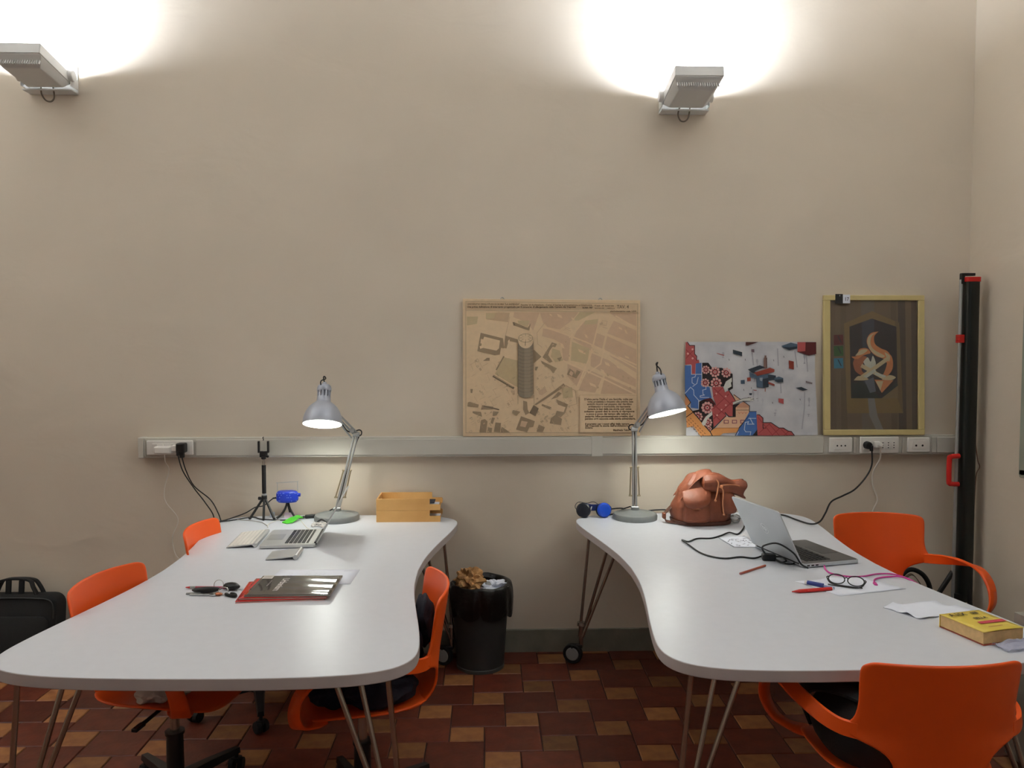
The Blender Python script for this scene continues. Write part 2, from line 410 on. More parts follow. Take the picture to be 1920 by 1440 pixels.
# ------------------------------------------------------------------ swivel armchairs
def bx(z):   # half width of the backrest at height z
    K = [(.40, .135), (.47, .122), (.53, .122), (.555, .132), (.575, .155), (.59, .19), (.602, .224), (.615, .238), (.63, .234), (.642, .222), (.66, .212), (.70, .208), (.76, .213), (.80, .213), (.812, .208), (.82, .185)]
    for (a, p), (c, q) in zip(K, K[1:]):
        if a <= z <= c: return p + (q - p) * (z - a) / (c - a)
    return K[-1][1]
def make_chair(label):
    t = thing('swivel_armchair', label, 'chair', group=None)
    # seat: dished shell with a turned-down front edge
    def seat(u, v):
        x = (u * 2 - 1); y = (v * 2 - 1)
        r = 0.235 - 0.03 * max(0, -y) ** 2 - 0.012 * max(0, y) ** 3
        k = (abs(x) ** 3.2 + abs(y) ** 3.2) ** (1 / 3.2) / max(abs(x), abs(y), 1e-6) if (x or y) else 1
        X, Y = x * r / k, y * 0.225 / k
        z = 0.437 + 0.032 * abs(x / k) ** 2.6 + 0.012 * max(0, -y / k) ** 2 - 0.03 * max(0, y / k) ** 3
        return Vector((X, Y, z))
    obj('seat', B().grid(seat, 18, 18), M_orange, t, solid=0.010, sub=1)
    # backrest: waist rising from the seat, shoulders, wide top
    Z = [.428, .432, .445, .47, .50, .53, .555, .575, .59, .602, .615, .63, .642, .66, .70, .74, .78, .803, .813, .82]
    def back(u, v):
        i = min(int(round(v * (len(Z) - 1))), len(Z) - 1); z = Z[i]; hw = bx(z); x = (u * 2 - 1) * hw
        y0 = {.428: -.12, .432: -.16, .445: -.195, .47: -.222, .50: -.238, .53: -.247}.get(z, -.247 - 0.16 * (z - .53))
        c = 0.055 * min(1, max(0, (z - .50) / .12))
        return Vector((x, y0 + c * (x / .21) ** 2, z - (0.006 * (x / .21) ** 2 if z > .78 else 0)))
    obj('backrest', B().grid(back, 16, len(Z) - 1), M_orange, t, solid=0.010, sub=1)
    for s in (-1, 1):
        pts = [(s * .205, -.211, .618), (s * .240, -.187, .621), (s * .270, -.140, .630), (s * .296, -.05, .645), (s * .307, .05, .652), (s * .31, .125, .635), (s * .31, .178, .59), (s * .303, .198, .53), (s * .275, .19, .475), (s * .235, .165, .452), (s * .19, .14, .446)]
        V = [(0, -.0, .046), (0, -.0, .046), (-s * .012, 0, .044), (-s * .034, 0, .028), (-s * .046, .0, .012), (-s * .046, .014, .012), (-s * .042, .025, .004), (-s * .04, .034, 0), (-s * .03, .05, .0), (0, .07, 0), (0, .085, 0)]
        obj('armrest', B().ribbon(pts, V, 0.012, 5), M_orange, t, ang=60)
    obj('seat_mechanism', B().box((0, 0, 0.412), (0.15, 0.2, 0.03)).cyl((0.06, 0.02, 0.41), (0.22, 0.02, 0.405), 0.007, n=8).box((0.235, 0.02, .405), (.05, .02, .012)), M_black, t, bevel=0.006)
    obj('gas_column', B().cyl((0, 0, 0.09), (0, 0, 0.27), 0.03, 0.028, 20).cyl((0, 0, 0.27), (0, 0, 0.28), 0.033, 0.033, 20), M_black, t)
    obj('piston', B().cyl((0, 0, 0.25), (0, 0, 0.41), 0.016, n=16), M_chrome, t)
    sb = B(); sb.cyl((0, 0, 0.075), (0, 0, 0.125), 0.045, 0.04, 20)
    for k in range(5):
        a = 2 * PI * k / 5 + 0.3; d = Vector((math.cos(a), math.sin(a), 0)); n = Vector((-d.y, d.x, 0))
        rs = []
        for r, z, hw, hh in ((0.03, .1, .026, .018), (0.15, .094, .02, .014), (0.285, .082, .014, .010)):
            c = d * r + Vector((0, 0, z)); rs.append([c + n * hw - Vector((0, 0, hh)), c + n * hw * .8 + Vector((0, 0, hh)), c - n * hw * .8 + Vector((0, 0, hh)), c - n * hw - Vector((0, 0, hh))])
        sb.rings(rs)
    obj('star_base', sb, M_black, t)
    for k in range(5):
        a = 2 * PI * k / 5 + 0.3; p = Vector((0.278 * math.cos(a), 0.278 * math.sin(a), 0)); n = Vector((-math.sin(a + .5), math.cos(a + .5), 0))
        c = obj('caster', B().cyl(p + Vector((0, 0, .05)), p + Vector((0, 0, .085)), 0.008, n=10).box(p + Vector((0, 0, .047)), (.03, .03, .016)), M_black, t)
        for s in (-1, 1):
            obj('wheel', B().cyl(p + n * s * .008 + Vector((0, 0, .0275)), p + n * s * .026 + Vector((0, 0, .0275)), 0.0275, 0.024, 18), M_rubber, c)
    return t
ch = make_chair('orange plastic swivel armchair farthest back on the left side of the left desk')
ch.location = (-1.03, -0.60, 0); ch.rotation_euler.z = rad(-90)
dup(ch, (-1.09, -1.41, 0), rad(-100), 'orange plastic swivel armchair nearer of the two on the left side of left desk')
dup(ch, (-0.425, -1.50, 0), rad(99), 'orange armchair between the desks with a dark navy coat heaped on it')
dup(ch, (1.168, -1.955, 0), rad(0), 'orange armchair in front of the right desk, its back turned to the viewer')
dup(ch, (1.838, -0.70, 0), rad(175), 'orange armchair beside the projection screen, facing the viewer beyond the right desk')

# ------------------------------------------------------------------ cable trunking along the wall, with socket plates
TX0, TX1, TB, TT, TD = -1.782, 2.60, 1.046, 1.148, 0.05
TX1 = 2.48
tr = thing('cable_trunking', 'pale grey plastic cable trunking running along the back wall under the pictures', 'trunking', ((TX0 + TX1) / 2, 0, TB))
ox = (TX0 + TX1) / 2
def tbox(b, x0, x1, y0, y1, z0, z1): return b.box(((x0 + x1) / 2 - ox, (y0 + y1) / 2, (z0 + z1) / 2 - TB), (x1 - x0, y1 - y0, z1 - z0))
obj('channel', tbox(B(), TX0 + .003, TX1, -TD + .006, 0, TB, TT), M_trunk, tr, bevel=0.002)
for a, c in ((TX0 + .03, -1.745), (-1.49, 0.545), (0.60, 1.765), (1.925, 1.940), (2.185, 2.195), (2.345, 2.37), (2.372, TX1 - .002)):
    if c - a > 0.004: obj('cover', tbox(B(), a, c, -TD, -TD + .012, TB + .010, TT - .010), M_trunk, tr, bevel=0.002)
obj('joint_clip', tbox(B(), .543, .602, -TD - .0025, -.004, TB - .002, TT + .002), M_trunk, tr, bevel=0.002)
obj('end_cap', tbox(B(), TX0, TX0 + .028, -TD - .0025, 0, TB - .002, TT + .002), M_trunk, tr, bevel=0.003)
def plate(x0, x1, z0, z1, kind):
    p = obj('socket_plate', tbox(B(), x0, x1, -TD - .012, -TD + .004, z0, z1), M_white_plastic, tr, bevel=0.004)
    n = max(3, int(round((x1 - x0 - .02) / 0.0235))); cx = (x0 + x1) / 2; zc = (z0 + z1) / 2
    if kind == 'six':
        for k in range(6):
            xx = cx + (k - 2.5) * 0.0295; o = obj('socket_module', tbox(B(), xx - .0135, xx + .0135, -TD - .0145, -TD - .010, zc - .022, zc + .022), M_white_plastic, p, bevel=0.001)
            if k >= 3:
                hb = B()
                for dz in (-.013, 0, .013): hb.cyl((xx - ox, -TD - .0135, zc - TB + dz), (xx - ox, -TD - .0150, zc - TB + dz), .0030, n=10)
                obj('pin_hole', hb, M_black, p)
    else:
        o = obj('socket_module', tbox(B(), cx - .036, cx + .036, -TD - .0145, -TD - .010, zc - .022, zc + .022), M_white_plastic, p, bevel=0.001)
        for k in range(3 if kind == 'three' else 2):
            xx = cx + ((k - 1) * .021 if kind == 'three' else (k - .5) * .034)
            obj('pin_hole', B().cyl((xx - ox, -TD - .0135, zc - TB - .003), (xx - ox, -TD - .0152, zc - TB - .003), .0055 if kind == 'two' else .0042, n=12), M_black, p)
    return p
plate(-1.735, -1.502, 1.062, 1.136, 'six')
plate(1.794, 1.913, 1.060, 1.139, 'three')
plate(1.957, 2.162, 1.055, 1.142, 'six')
plate(2.210, 2.328, 1.060, 1.138, 'two')

def cable(name, label, pts, r, m, cat='cable', k=7):
    o = obj(name, B().tube(pts, r, 8, k), m); return tag(o, label, cat)
# left plugs
PY = -TD - .0145
t = thing('white_plug_adapter', 'white plug adapter pushed into the left wall socket plate', 'plug', (-1.628, PY, 1.098))
obj('adapter_body', B().box((-.01, -.022, -.006), (.085, .044, .036)), M_white_plastic, t, bevel=.006)
obj('adapter_nose', B().box((.046, -.018, .002), (.03, .036, .032)), M_white_plastic, t, bevel=.005)
t = thing('black_plug', 'black mains plug stack in the left wall socket plate', 'plug', (-1.548, PY, 1.098))
obj('plug_body', B().box((0, -.024, .004), (.044, .048, .05)), M_black, t, bevel=.006)
obj('plug_tail', B().box((.006, -.035, -.03), (.022, .022, .03)).box((-.012, -.04, -.022), (.014, .018, .024)), M_black, t, bevel=.004)
cable('white_cable', 'thin white cable hanging down the wall from the left socket plate', [(-1.636, -.085, 1.078), (-1.636, -.075, 1.03), (-1.636, -.03, .98), (-1.668, -.012, .88), (-1.662, -.012, .81), (-1.602, -.012, .722), (-1.632, -.012, .63), (-1.62, -.012, .54), (-1.57, -.02, .46), (-1.55, -.03, .2), (-1.5, -.06, .02)], .0022, M_cable_w)
cable('black_cable', 'black cable falling from the left wall plugs to the desk corner, upper of the pair', [(-1.542, -.10, 1.054), (-1.52, -.11, .99), (-1.48, -.11, .91), (-1.40, -.11, .84), (-1.36, -.12, .775), (-1.335, -.15, .735), (-1.325, -.19, .745), (-1.28, -.15, .7435), (-1.20, -.08, .7435), (-1.14, -.13, .7435), (-1.02, -.155, .7435), (-.97, -.12, .7435), (-.90, -.045, .7435), (-.86, -.05, .7435)], .003, M_cable)
cable('black_cable', 'black cable falling from the left wall plugs to the desk corner, lower of the pair', [(-1.56, -.105, 1.066), (-1.53, -.125, .99), (-1.475, -.13, .905), (-1.42, -.13, .83), (-1.375, -.14, .76), (-1.365, -.20, .70), (-1.385, -.25, .67), (-1.36, -.2, .735), (-1.31, -.135, .7435), (-1.24, -.07, .762), (-1.19, -.06, .79), (-1.145, -.065, .80), (-1.10, -.075, .835), (-1.075, -.075, .845)], .003, M_cable)
# right plugs
t = thing('round_black_plug', 'round black mains plug in the right double socket plate', 'plug', (1.988, PY, 1.10))
obj('plug_body', B().cyl((0, 0, 0), (0, -.03, 0), .021, .0185, 22), M_black, t, bevel=.003)
obj('plug_tail', B().box((.012, -.028, -.014), (.012, .02, .03)), M_black, t, bevel=.003)
t = thing('white_plug', 'white angled mains plug beside the round black plug', 'plug', (2.037, PY, 1.10))
obj('plug_body', B().box((0, -.012, .003), (.03, .024, .034)).box((.01, -.022, .004), (.022, .03, .022), Euler((0, rad(25), 0))), M_white_plastic, t, bevel=.004)
cable('black_cable', 'black cable looping from the round black plug down to the right desk', [(2.0, -.098, 1.075), (1.995, -.11, 1.0), (1.955, -.13, .94), (1.88, -.17, .885), (1.80, -.21, .86), (1.72, -.26, .84), (1.665, -.32, .795), (1.62, -.36, .762), (1.575, -.36, .752), (1.55, -.25, .748), (1.53, -.13, .746), (1.46, -.10, .746)], .0042, M_cable)
cable('white_cable', 'white cable hanging from the white plug behind the orange armchair', [(2.05, -.085, 1.09), (2.058, -.07, 1.03), (2.042, -.03, .95), (2.05, -.012, .88), (2.078, -.012, .80), (2.05, -.012, .72), (2.04, -.014, .5), (2.06, -.02, .2), (2.1, -.05, .015)], .004, M_cable_w)

# ------------------------------------------------------------------ wall uplights
def uplight(label, x, z, power=UPLIGHT_POWER):
    t = thing('wall_uplight', label, 'wall lamp', (x, 0, z))     # z: bottom of the wall bracket
    obj('bracket', B().box((0, -.005, .07), (.243, .010, .14)).box((0, -.035, .006), (.243, .07, .008)), M_light_grey, t, bevel=.002)
    def quad(y0, z0, y1, z1, w): return [(-w / 2, y0, z0), (w / 2, y0, z0), (w / 2, y1, z1), (-w / 2, y1, z1)]
    sl = 0.18
    zt = lambda y, o: 0.056 + (-y - .05) * sl + o
    # housing: fins along the tapered tray
    body = B()
    body.rings([quad(-.0595, zt(-.0595, -.012), -.3315, zt(-.3315, -.012), .2285), quad(-.0595, zt(-.0595, -.02), -.3315, zt(-.3315, -.02), .2285), quad(-.068, zt(-.068, -.03), -.322, zt(-.322, -.03), .220),
                quad(-.080, .012, -.285, .035, .170)])
    hs = obj('housing', body, M_light_grey, t, bevel=.004)
    fins = B()
    for k in range(19):
        fx = -.099 + k * .011; fins.box((fx, -.3115, zt(-.322, -.046)), (.0035, .008, .034), Euler((rad(-30), 0, 0)))
    o = obj('cooling_fins', fins, M_light_grey, hs); o['kind'] = 'stuff'
    fr = B()
    for (xx, yy, sx, sy) in ((-.112, -.195, .010, .285), (.112, -.195, .010, .285), (0, -.055, .234, .010), (0, -.336, .234, .010)):
        fr.box((xx, yy, zt(yy, .002)), (sx, sy, .048), Euler((rad(-math.degrees(math.atan(sl))), 0, 0)))
    obj('front_frame', fr, M_light_grey, t, bevel=.002)
    g = B(); ys = (-.062, -.328); g.rings([[(-.106, ys[0], zt(ys[0], .004)), (.106, ys[0], zt(ys[0], .004)), (.106, ys[1], zt(ys[1], .004)), (-.106, ys[1], zt(ys[1], .004))],
             [(-.106, ys[0], zt(ys[0], .008)), (.106, ys[0], zt(ys[0], .008)), (.106, ys[1], zt(ys[1], .008)), (-.106, ys[1], zt(ys[1], .008))]])
    obj('lit_glass', g, mat('uplight_lit_glass', rgb(255, 255, 255), .3, emit=(1, .97, .98, 1), estr=UPLIGHT_GLASS), t)
    for s in (-1, 1):
        obj('pivot_knob', B().cyl((s * .108, -.075, .07), (s * .138, -.075, .07), .030, .027, 20).box((s * .121, -.045, .045), (.005, .075, .05)), M_light_grey, t, bevel=.003)
    obj('cable_loop', B().tube([(-.028, -.07, .02), (-.034, -.055, -.012), (-.02, -.045, -.04), (.004, -.04, -.044), (.022, -.045, -.025), (.026, -.06, .02)], .004, 8), mat('grey_lamp_cable', rgb(120, 110, 96), .6), t)
    L = area_light('uplight_lamp', (0, -.19, zt(-.19, .014)), (rad(180) - math.atan(sl), 0, 0), .2, .24, power, (.77, .865, 1.0), 172); L.parent = t
    return t
uplight('grey floodlight uplight high on the wall at the left edge', -2.18, 2.884)
uplight('grey floodlight uplight high on the wall above the desk lamp and pictures', 1.012, 2.813)
u = uplight('added grey floodlight uplight on the left wall, out of view, brightening the room', 0, 2.85, ADDED_UPLIGHT_POWER); u.location = (XL, -2.0, 2.85); u.rotation_euler.z = PI / 2  # extra unseen uplights on both side walls, added for overall room brightness
u = uplight('added grey floodlight uplight on the right wall, out of view, brightening the room', 0, 2.85, ADDED_UPLIGHT_POWER); u.location = (XR, -3.0, 2.85); u.rotation_euler.z = -PI / 2

# ------------------------------------------------------------------ desk lamps
def desk_lamp(label, base, elbow, neck, axis, arm_side, cordtop):
    """base, elbow, neck: world points; axis: direction the shade opens"""
    bx_, by_ = base; o = Vector((bx_, by_, TZ))
    t = thing('desk_lamp', label, 'lamp', o)
    obj('base', B().lathe([(.0, 0), (.112, 0), (.113, .018), (.108, .027), (.098, .029), (.085, .026), (.04, .036), (.022, .045), (.02, .058), (0, .058)], 48), M_lamp_base, t)
    e = Vector(elbow) - o; p0 = Vector((e.x * 0 + arm_side * .0, .0, .05)); nk = Vector(neck) - o
    p0 = Vector((0.0, 0.012, .05)); ax = Vector(axis).normalized()
    sidev = Vector((1, 0, 0))
    la = B()
    for s in (-1, 1): la.tube([p0 + sidev * s * .008, e + sidev * s * .008], .0055, 8, 2)
    obj('lower_arm', la.cyl(e - sidev * .016, e + sidev * .016, .012, n=14).cyl(p0 - sidev * .016, p0 + sidev * .016, .012, n=14), M_steel, t)
    sp = B()
    for s in (-1, 1):
        a = p0.lerp(e, .16) + sidev * s * .024; c = p0.lerp(e, .52) + sidev * s * .018
        sp.tube([a, c], .0036, 8, 2).cyl(a - sidev * s * .012, a + sidev * s * .006, .004, n=8).cyl(c - sidev * s * .012, c + sidev * s * .006, .004, n=8)
    obj('spring', sp, M_brass, t)
    ua = B(); q = nk
    sv = (q - e).cross(Vector((0, 1, 0))).normalized()
    for s in (-1, 1): ua.tube([e + sv * s * .009, q + sv * s * .006], .0055, 8, 2)
    obj('upper_arm', ua.box(e.lerp(q, .12) + Vector((0, -.002, 0)), (.02, .02, .02)).cyl(e + sv * .03 * arm_side, e.lerp(q, .35) + sv * .022 * arm_side, .0045, n=8), M_steel, t)
    # shade: neck bracket centre at nk, axis ax
    M = Matrix.Translation(nk) @ (-ax).to_track_quat('Z', 'Y').to_matrix().to_4x4() @ Matrix.Translation((0, 0, 0))
    out = [(.094, -.118), (.0945, -.112), (.0935, -.096), (.089, -.074), (.081, -.054), (.069, -.035), (.054, -.020), (.041, -.010), (.034, -.003), (.033, .020)]
    prof = out + [(.030, .020), (.0315, -.006), (.039, -.013), (.052, -.023), (.067, -.038), (.079, -.057), (.087, -.076), (.0915, -.097), (.0925, -.118)]
    sh = B(); rs = [[M @ Vector((r * math.cos(2 * PI * i / 40), r * math.sin(2 * PI * i / 40), z)) for i in range(40)] for r, z in prof]
    sh.rings(rs + [rs[0]], cap=False)
    so = obj('shade', sh, [M_lamp, mat('white_shade_lining', rgb(245, 245, 240), .5)], t, ang=50)
    for p in so.data.polygons:
        pass
    n = 40; cnt = len(prof)
    for i, p in enumerate(so.data.polygons):
        if i // n >= len(out): p.material_index = 1
    cap = B()
    for k in range(12):      # slotted ring between shade and cap
        a = 2 * PI * k / 12; r0 = .0325
        rsx = [[M @ Vector((r0 * math.cos(a + d), r0 * math.sin(a + d), z)) for d in (-.13, .13)] + [M @ Vector(((r0 - .003) * math.cos(a + d), (r0 - .003) * math.sin(a + d), z)) for d in (.13, -.13)] for z in (.018, .054)]
        cap.rings(rsx)
    obj('vent_slats', cap, M_lamp, so)
    obj('cap', B().lathe([(.0335, .048), (.0348, .052), (.0348, .064), (.032, .074), (.024, .081), (.011, .085), (.009, .094), (0, .094)], 32, M, cap=True), M_lamp, so)
    obj('light_blocking_holder', B().lathe([(0, .0), (.0298, .0), (.0298, .016), (.019, .02), (.019, .05), (0, .05)], 32, M), M_lamp, so)  # holder added to fill the neck and keep bulb light off the vents
    obj('bulb', B().lathe([(0, -.092), (.018, -.088), (.028, -.074), (.030, -.060), (.026, -.044), (.016, -.026), (.013, -.001), (0, -.001)], 24, M), mat('lit_bulb', rgb(255, 255, 255), .4, emit=(.96, 1.0, .93, 1), estr=BULB_STRENGTH), so)
    ct = Vector(cordtop) - o; top = M @ Vector((0, 0, .09))
    obj('lamp_cord', B().tube([top, top.lerp(ct, .6) + Vector((-.004, 0, .004)), ct, ct + Vector((.006 * arm_side * 1, .004, -.012)), M @ Vector((.012, .03, .075)), nk.lerp(e, .3) + Vector((.006, .012, .0)), e.lerp(nk, .18) + sv * .02 * arm_side, e + Vector((.018 * arm_side, 0, .022)), e + Vector((.026 * arm_side, .004, .0)), e + Vector((.004, .01, -.03)), p0.lerp(e, .5) + Vector((0, .012, 0)), p0 + Vector((0, .016, .02)), Vector((-.02, .05, .05)), Vector((-.05, .085, .03)), Vector((-.085, .092, .008)), Vector((-.13, .06, .004))], .0032, 8), M_cable, t)
    return t
desk_lamp('silver articulated desk lamp on left desk, shade turned to the left and lit', (-.76, -.135), (-.661, -.125, 1.172), (-.80, -.235, 1.35), (0, -.34, -1), 1, (-.803, -.2, 1.468))
desk_lamp('silver articulated desk lamp on right desk between headphones and brown backpack, lit', (.754, -.155), (.748, -.15, 1.197), (.862, -.26, 1.40), (.20, -.26, -1), -1, (.849, -.22, 1.536))

# ------------------------------------------------------------------ pictures leaning on the trunking
def leaning(name, label, cat, xl, xr, zb, zt, ybot, ytop, th):
    """empty at the bottom-left corner of the sheet; local x right, y up the sheet, z out of it"""
    h = math.hypot(zt - zb, ytop - ybot); a = math.atan2(ytop - ybot, zt - zb)
    t = thing(name, label, cat, (xl, ybot, zb), rot=(PI / 2 - a, 0, 0))
    return t, xr - xl, h
# 1: architectural board
t, W, H = leaning('architectural_board', 'large tan architectural drawing board of a city plan with a tall round tower', 'picture', -.124, .798, 1.150, 1.862, -.046, -.020, .016)
obj('board', B().prism([(0, 0), (W, 0), (W, H - .006), (0, H)], -.016, 0), [ink(228, 202, 166)], t, bevel=.0015, smooth=False)
for hx in (.205, .716):
    hy = H - .006 * hx / W
    obj('hanging_hook', B().tube([(hx - .013, hy - .004, -.018), (hx - .004, hy + .009, -.018), (hx + .004, hy + .009, -.018), (hx + .013, hy - .004, -.018)], .0022, 6), M_steel, t)
sx = lambda x: (x - 138) / 1602 * W
def sy(y, x=0): return (1371 - y) / 1236 * H
A = Art()
T0, T2, T3, T4 = ink(206, 176, 142), ink(236, 208, 172), ink(164, 142, 114), ink(132, 114, 92)
TP, TG = ink(216, 184, 152), ink(208, 186, 146)
def P1(m, pts): A.poly(m, [(sx(x), sy(y)) for x, y in pts])
def S1(m, pts, w=3, close=False): A.stroke(m, [(sx(x), sy(y)) for x, y in pts], w / 1602 * W, close)
paper = ink(232, 205, 168)
P1(paper, [(165, 255), (1708, 255), (1708, 1338), (165, 1338)])
# pale city blocks of the upper right
P1(T0, [(345, 262), (560, 262), (545, 345), (350, 320)]); P1(TG, [(345, 262), (430, 262), (420, 310), (345, 315)]); P1(TG, [(175, 295), (275, 295), (265, 360), (175, 375)])
P1(TP, [(600, 255), (830, 255), (770, 420), (720, 350), (590, 300)]); P1(TP, [(830, 255), (1180, 255), (1120, 330), (1010, 410), (900, 390), (860, 350)])
P1(TG, [(1190, 255), (1330, 255), (1180, 330), (1130, 330)])
P1(TP, [(860, 400), (1010, 430), (1110, 480), (1100, 560), (1090, 690), (1040, 700), (1030, 540), (960, 500), (850, 470)])
P1(TP, [(1240, 330), (1360, 315), (1340, 430), (1290, 600), (1130, 500), (1160, 430)]); P1(TG, [(1240, 330), (1360, 315), (1345, 360), (1230, 365)])
P1(TP, [(1460, 260), (1700, 260), (1705, 380), (1530, 310)]); P1(TP, [(1500, 330), (1705, 420), (1705, 545), (1440, 445)])
P1(TP, [(1340, 440), (1420, 470), (1390, 600), (1310, 560)]); P1(TP, [(1440, 470), (1705, 590), (1705, 800), (1480, 660), (1410, 600)])
P1(TG, [(1120, 520), (1280, 580), (1260, 720), (1110, 690)]); P1(TP, [(1290, 620), (1460, 690), (1700, 860), (1700, 930), (1560, 870), (1290, 740)])
P1(TP, [(1080, 720), (1240, 790), (1200, 860), (1170, 930), (1080, 830)]); P1(TP, [(1270, 770), (1400, 830), (1330, 980), (1180, 960), (1220, 860)]); P1(TP, [(1420, 830), (1700, 960), (1700, 990), (1380, 990)])
# pale streets, courtyards
for q in ([(885, 390), (1240, 520), (1705, 730)], [(1100, 480), (1130, 450), (1260, 300)], [(1370, 320), (1330, 480), (1290, 640), (1170, 920)], [(1410, 590), (1380, 720), (1270, 800)], [(1040, 690), (1420, 860), (1705, 1000)], [(1520, 290), (1705, 400)], [(1300, 560), (1560, 680), (1705, 760)], [(1430, 450), (1705, 570)]): S1(T2, q, 13)
for cx, cy, w_, h_ in ((1010, 290, 40, 26), (1130, 315, 26, 20), (930, 280, 22, 16), (1030, 555, 34, 44), (1250, 470, 22, 30), (1210, 610, 60, 26), (1560, 400, 30, 20), (1610, 430, 20, 34), (1440, 720, 40, 30), (1540, 750, 26, 20), (1500, 850, 40, 24), (1310, 910, 54, 26), (1620, 660, 36, 18), (1400, 790, 30, 40), (1090, 410, 80, 34), (1160, 400, 20, 20)):
    A.poly(T2, [(sx(cx + a * w_ / 2 + b_ * h_ * .2), sy(cy + b_ * h_ / 2 + a * w_ * .2)) for a, b_ in ((-1, -1), (1, -1), (1, 1), (-1, 1))])
for q in ([(1395, 330), (1440, 335), (1430, 375), (1385, 365), (1395, 330)], [(805, 440), (880, 345), (905, 385)], [(805, 440), (810, 540), (850, 570)], [(560, 300), (520, 470)], [(1060, 400), (1110, 425)], [(1050, 385), (1105, 405)], [(1400, 390), (1440, 400)], [(1320, 610), (1360, 625)], [(1470, 620), (1540, 655)]): S1(T0, q, 4)
# dark blocks round the tower
P1(T3, [(298, 440), (498, 490), (510, 580), (480, 575), (470, 635), (430, 640), (268, 605)]); P1(paper, [(330, 475), (472, 510), (462, 580), (440, 600), (300, 572), (310, 525)])
P1(T3, [(268, 603), (300, 575), (440, 600), (430, 642)]); P1(T2, [(300, 495), (325, 500), (320, 540), (296, 535)]); P1(T2, [(288, 560), (318, 555), (322, 575), (294, 585)])
P1(T3, [(520, 465), (630, 500), (630, 530), (560, 515), (545, 530), (530, 580), (508, 575)]); P1(T2, [(548, 505), (560, 500), (556, 530), (540, 528)])
P1(TG, [(510, 660), (632, 690), (632, 930), (560, 890), (425, 810)]); S1(T3, [(505, 655), (440, 770)], 12); S1(T4, [(415, 830), (590, 935)], 20); S1(T2, [(410, 822), (585, 925)], 3)
P1(T3, [(600, 345), (720, 395), (750, 355), (735, 420), (700, 410), (590, 370)]); P1(TG, [(630, 330), (740, 330), (720, 390), (640, 360)]); P1(T4, [(585, 345), (600, 345), (610, 375), (595, 375)])
P1(T3, [(775, 590), (845, 655), (775, 715)]); P1(T3, [(855, 660), (940, 525), (985, 540), (970, 570), (945, 565), (920, 600), (905, 640), (945, 700), (920, 710)])
P1(TG, [(945, 580), (1010, 600), (1040, 690), (970, 705), (930, 650)]); P1(T3, [(985, 670), (1030, 655), (1010, 700)]); P1(T3, [(840, 690), (985, 760), (950, 805), (925, 770), (850, 715)])
P1(T3, [(1100, 760), (1140, 790), (1150, 820), (1165, 775), (1200, 790), (1160, 850), (1075, 815)]); P1(TP, [(1110, 780), (1135, 800), (1120, 830), (1095, 810)])
P1(T3, [(790, 745), (815, 745), (800, 780), (785, 775)]); P1(TP, [(815, 960), (880, 935), (895, 970), (850, 1000), (825, 995)])
P1(T3, [(1045, 895), (1060, 920), (800, 1090), (780, 1085), (960, 960)]); P1(T3, [(1000, 970), (1025, 985), (990, 1020), (930, 1040)]); S1(T0, [(1060, 910), (1150, 960), (1165, 1080), (1090, 1100)], 5)
P1(TG, [(1030, 940), (1120, 930), (1130, 1020), (1040, 1030)]); P1(T3, [(980, 1040), (1085, 1085), (1060, 1160), (1020, 1200), (970, 1180), (1000, 1100)]); P1(T2, [(990, 1085), (1062, 1110), (1045, 1155), (975, 1140)])
P1(T3, [(930, 1210), (970, 1180), (1030, 1215), (1020, 1270), (920, 1255)]); P1(T3, [(850, 1080), (935, 1110), (920, 1130), (845, 1095)]); P1(T4, [(775, 1090), (820, 1120), (790, 1190), (735, 1160)]); P1(T3, [(680, 1050), (715, 1060), (720, 1130), (735, 1160), (700, 1180), (680, 1130)])
# blocks along the bottom
for q in ([(182, 1065), (200, 1060), (280, 1085), (275, 1110), (178, 1100)], [(310, 1090), (410, 1105), (405, 1125), (330, 1125), (300, 1130)], [(225, 1145), (300, 1150), (310, 1195), (270, 1180), (225, 1160)], [(300, 1225), (335, 1215), (358, 1235), (345, 1335), (285, 1335)], [(400, 1200), (425, 1205), (405, 1260), (385, 1250)], [(430, 1245), (480, 1250), (470, 1335), (415, 1330)], [(660, 1190), (785, 1235), (770, 1285), (735, 1290), (715, 1335), (615, 1310)], [(590, 1135), (655, 1150), (620, 1185), (580, 1160)], [(820, 1265), (875, 1290), (855, 1335), (800, 1330)], [(490, 1285), (560, 1335), (480, 1335)], [(205, 945), (228, 945), (222, 980), (208, 980)], [(410, 1145), (460, 1150), (440, 1180), (405, 1185)], [(355, 665), (378, 665), (378, 690), (320, 692)], [(365, 1290), (400, 1295), (395, 1335), (355, 1335)]): P1(T3, q)
P1(TP, [(665, 1230), (720, 1240), (700, 1290), (650, 1280)]); S1(T4, [(405, 1115), (460, 1130)], 10); S1(T4, [(330, 1100), (410, 1118)], 10)
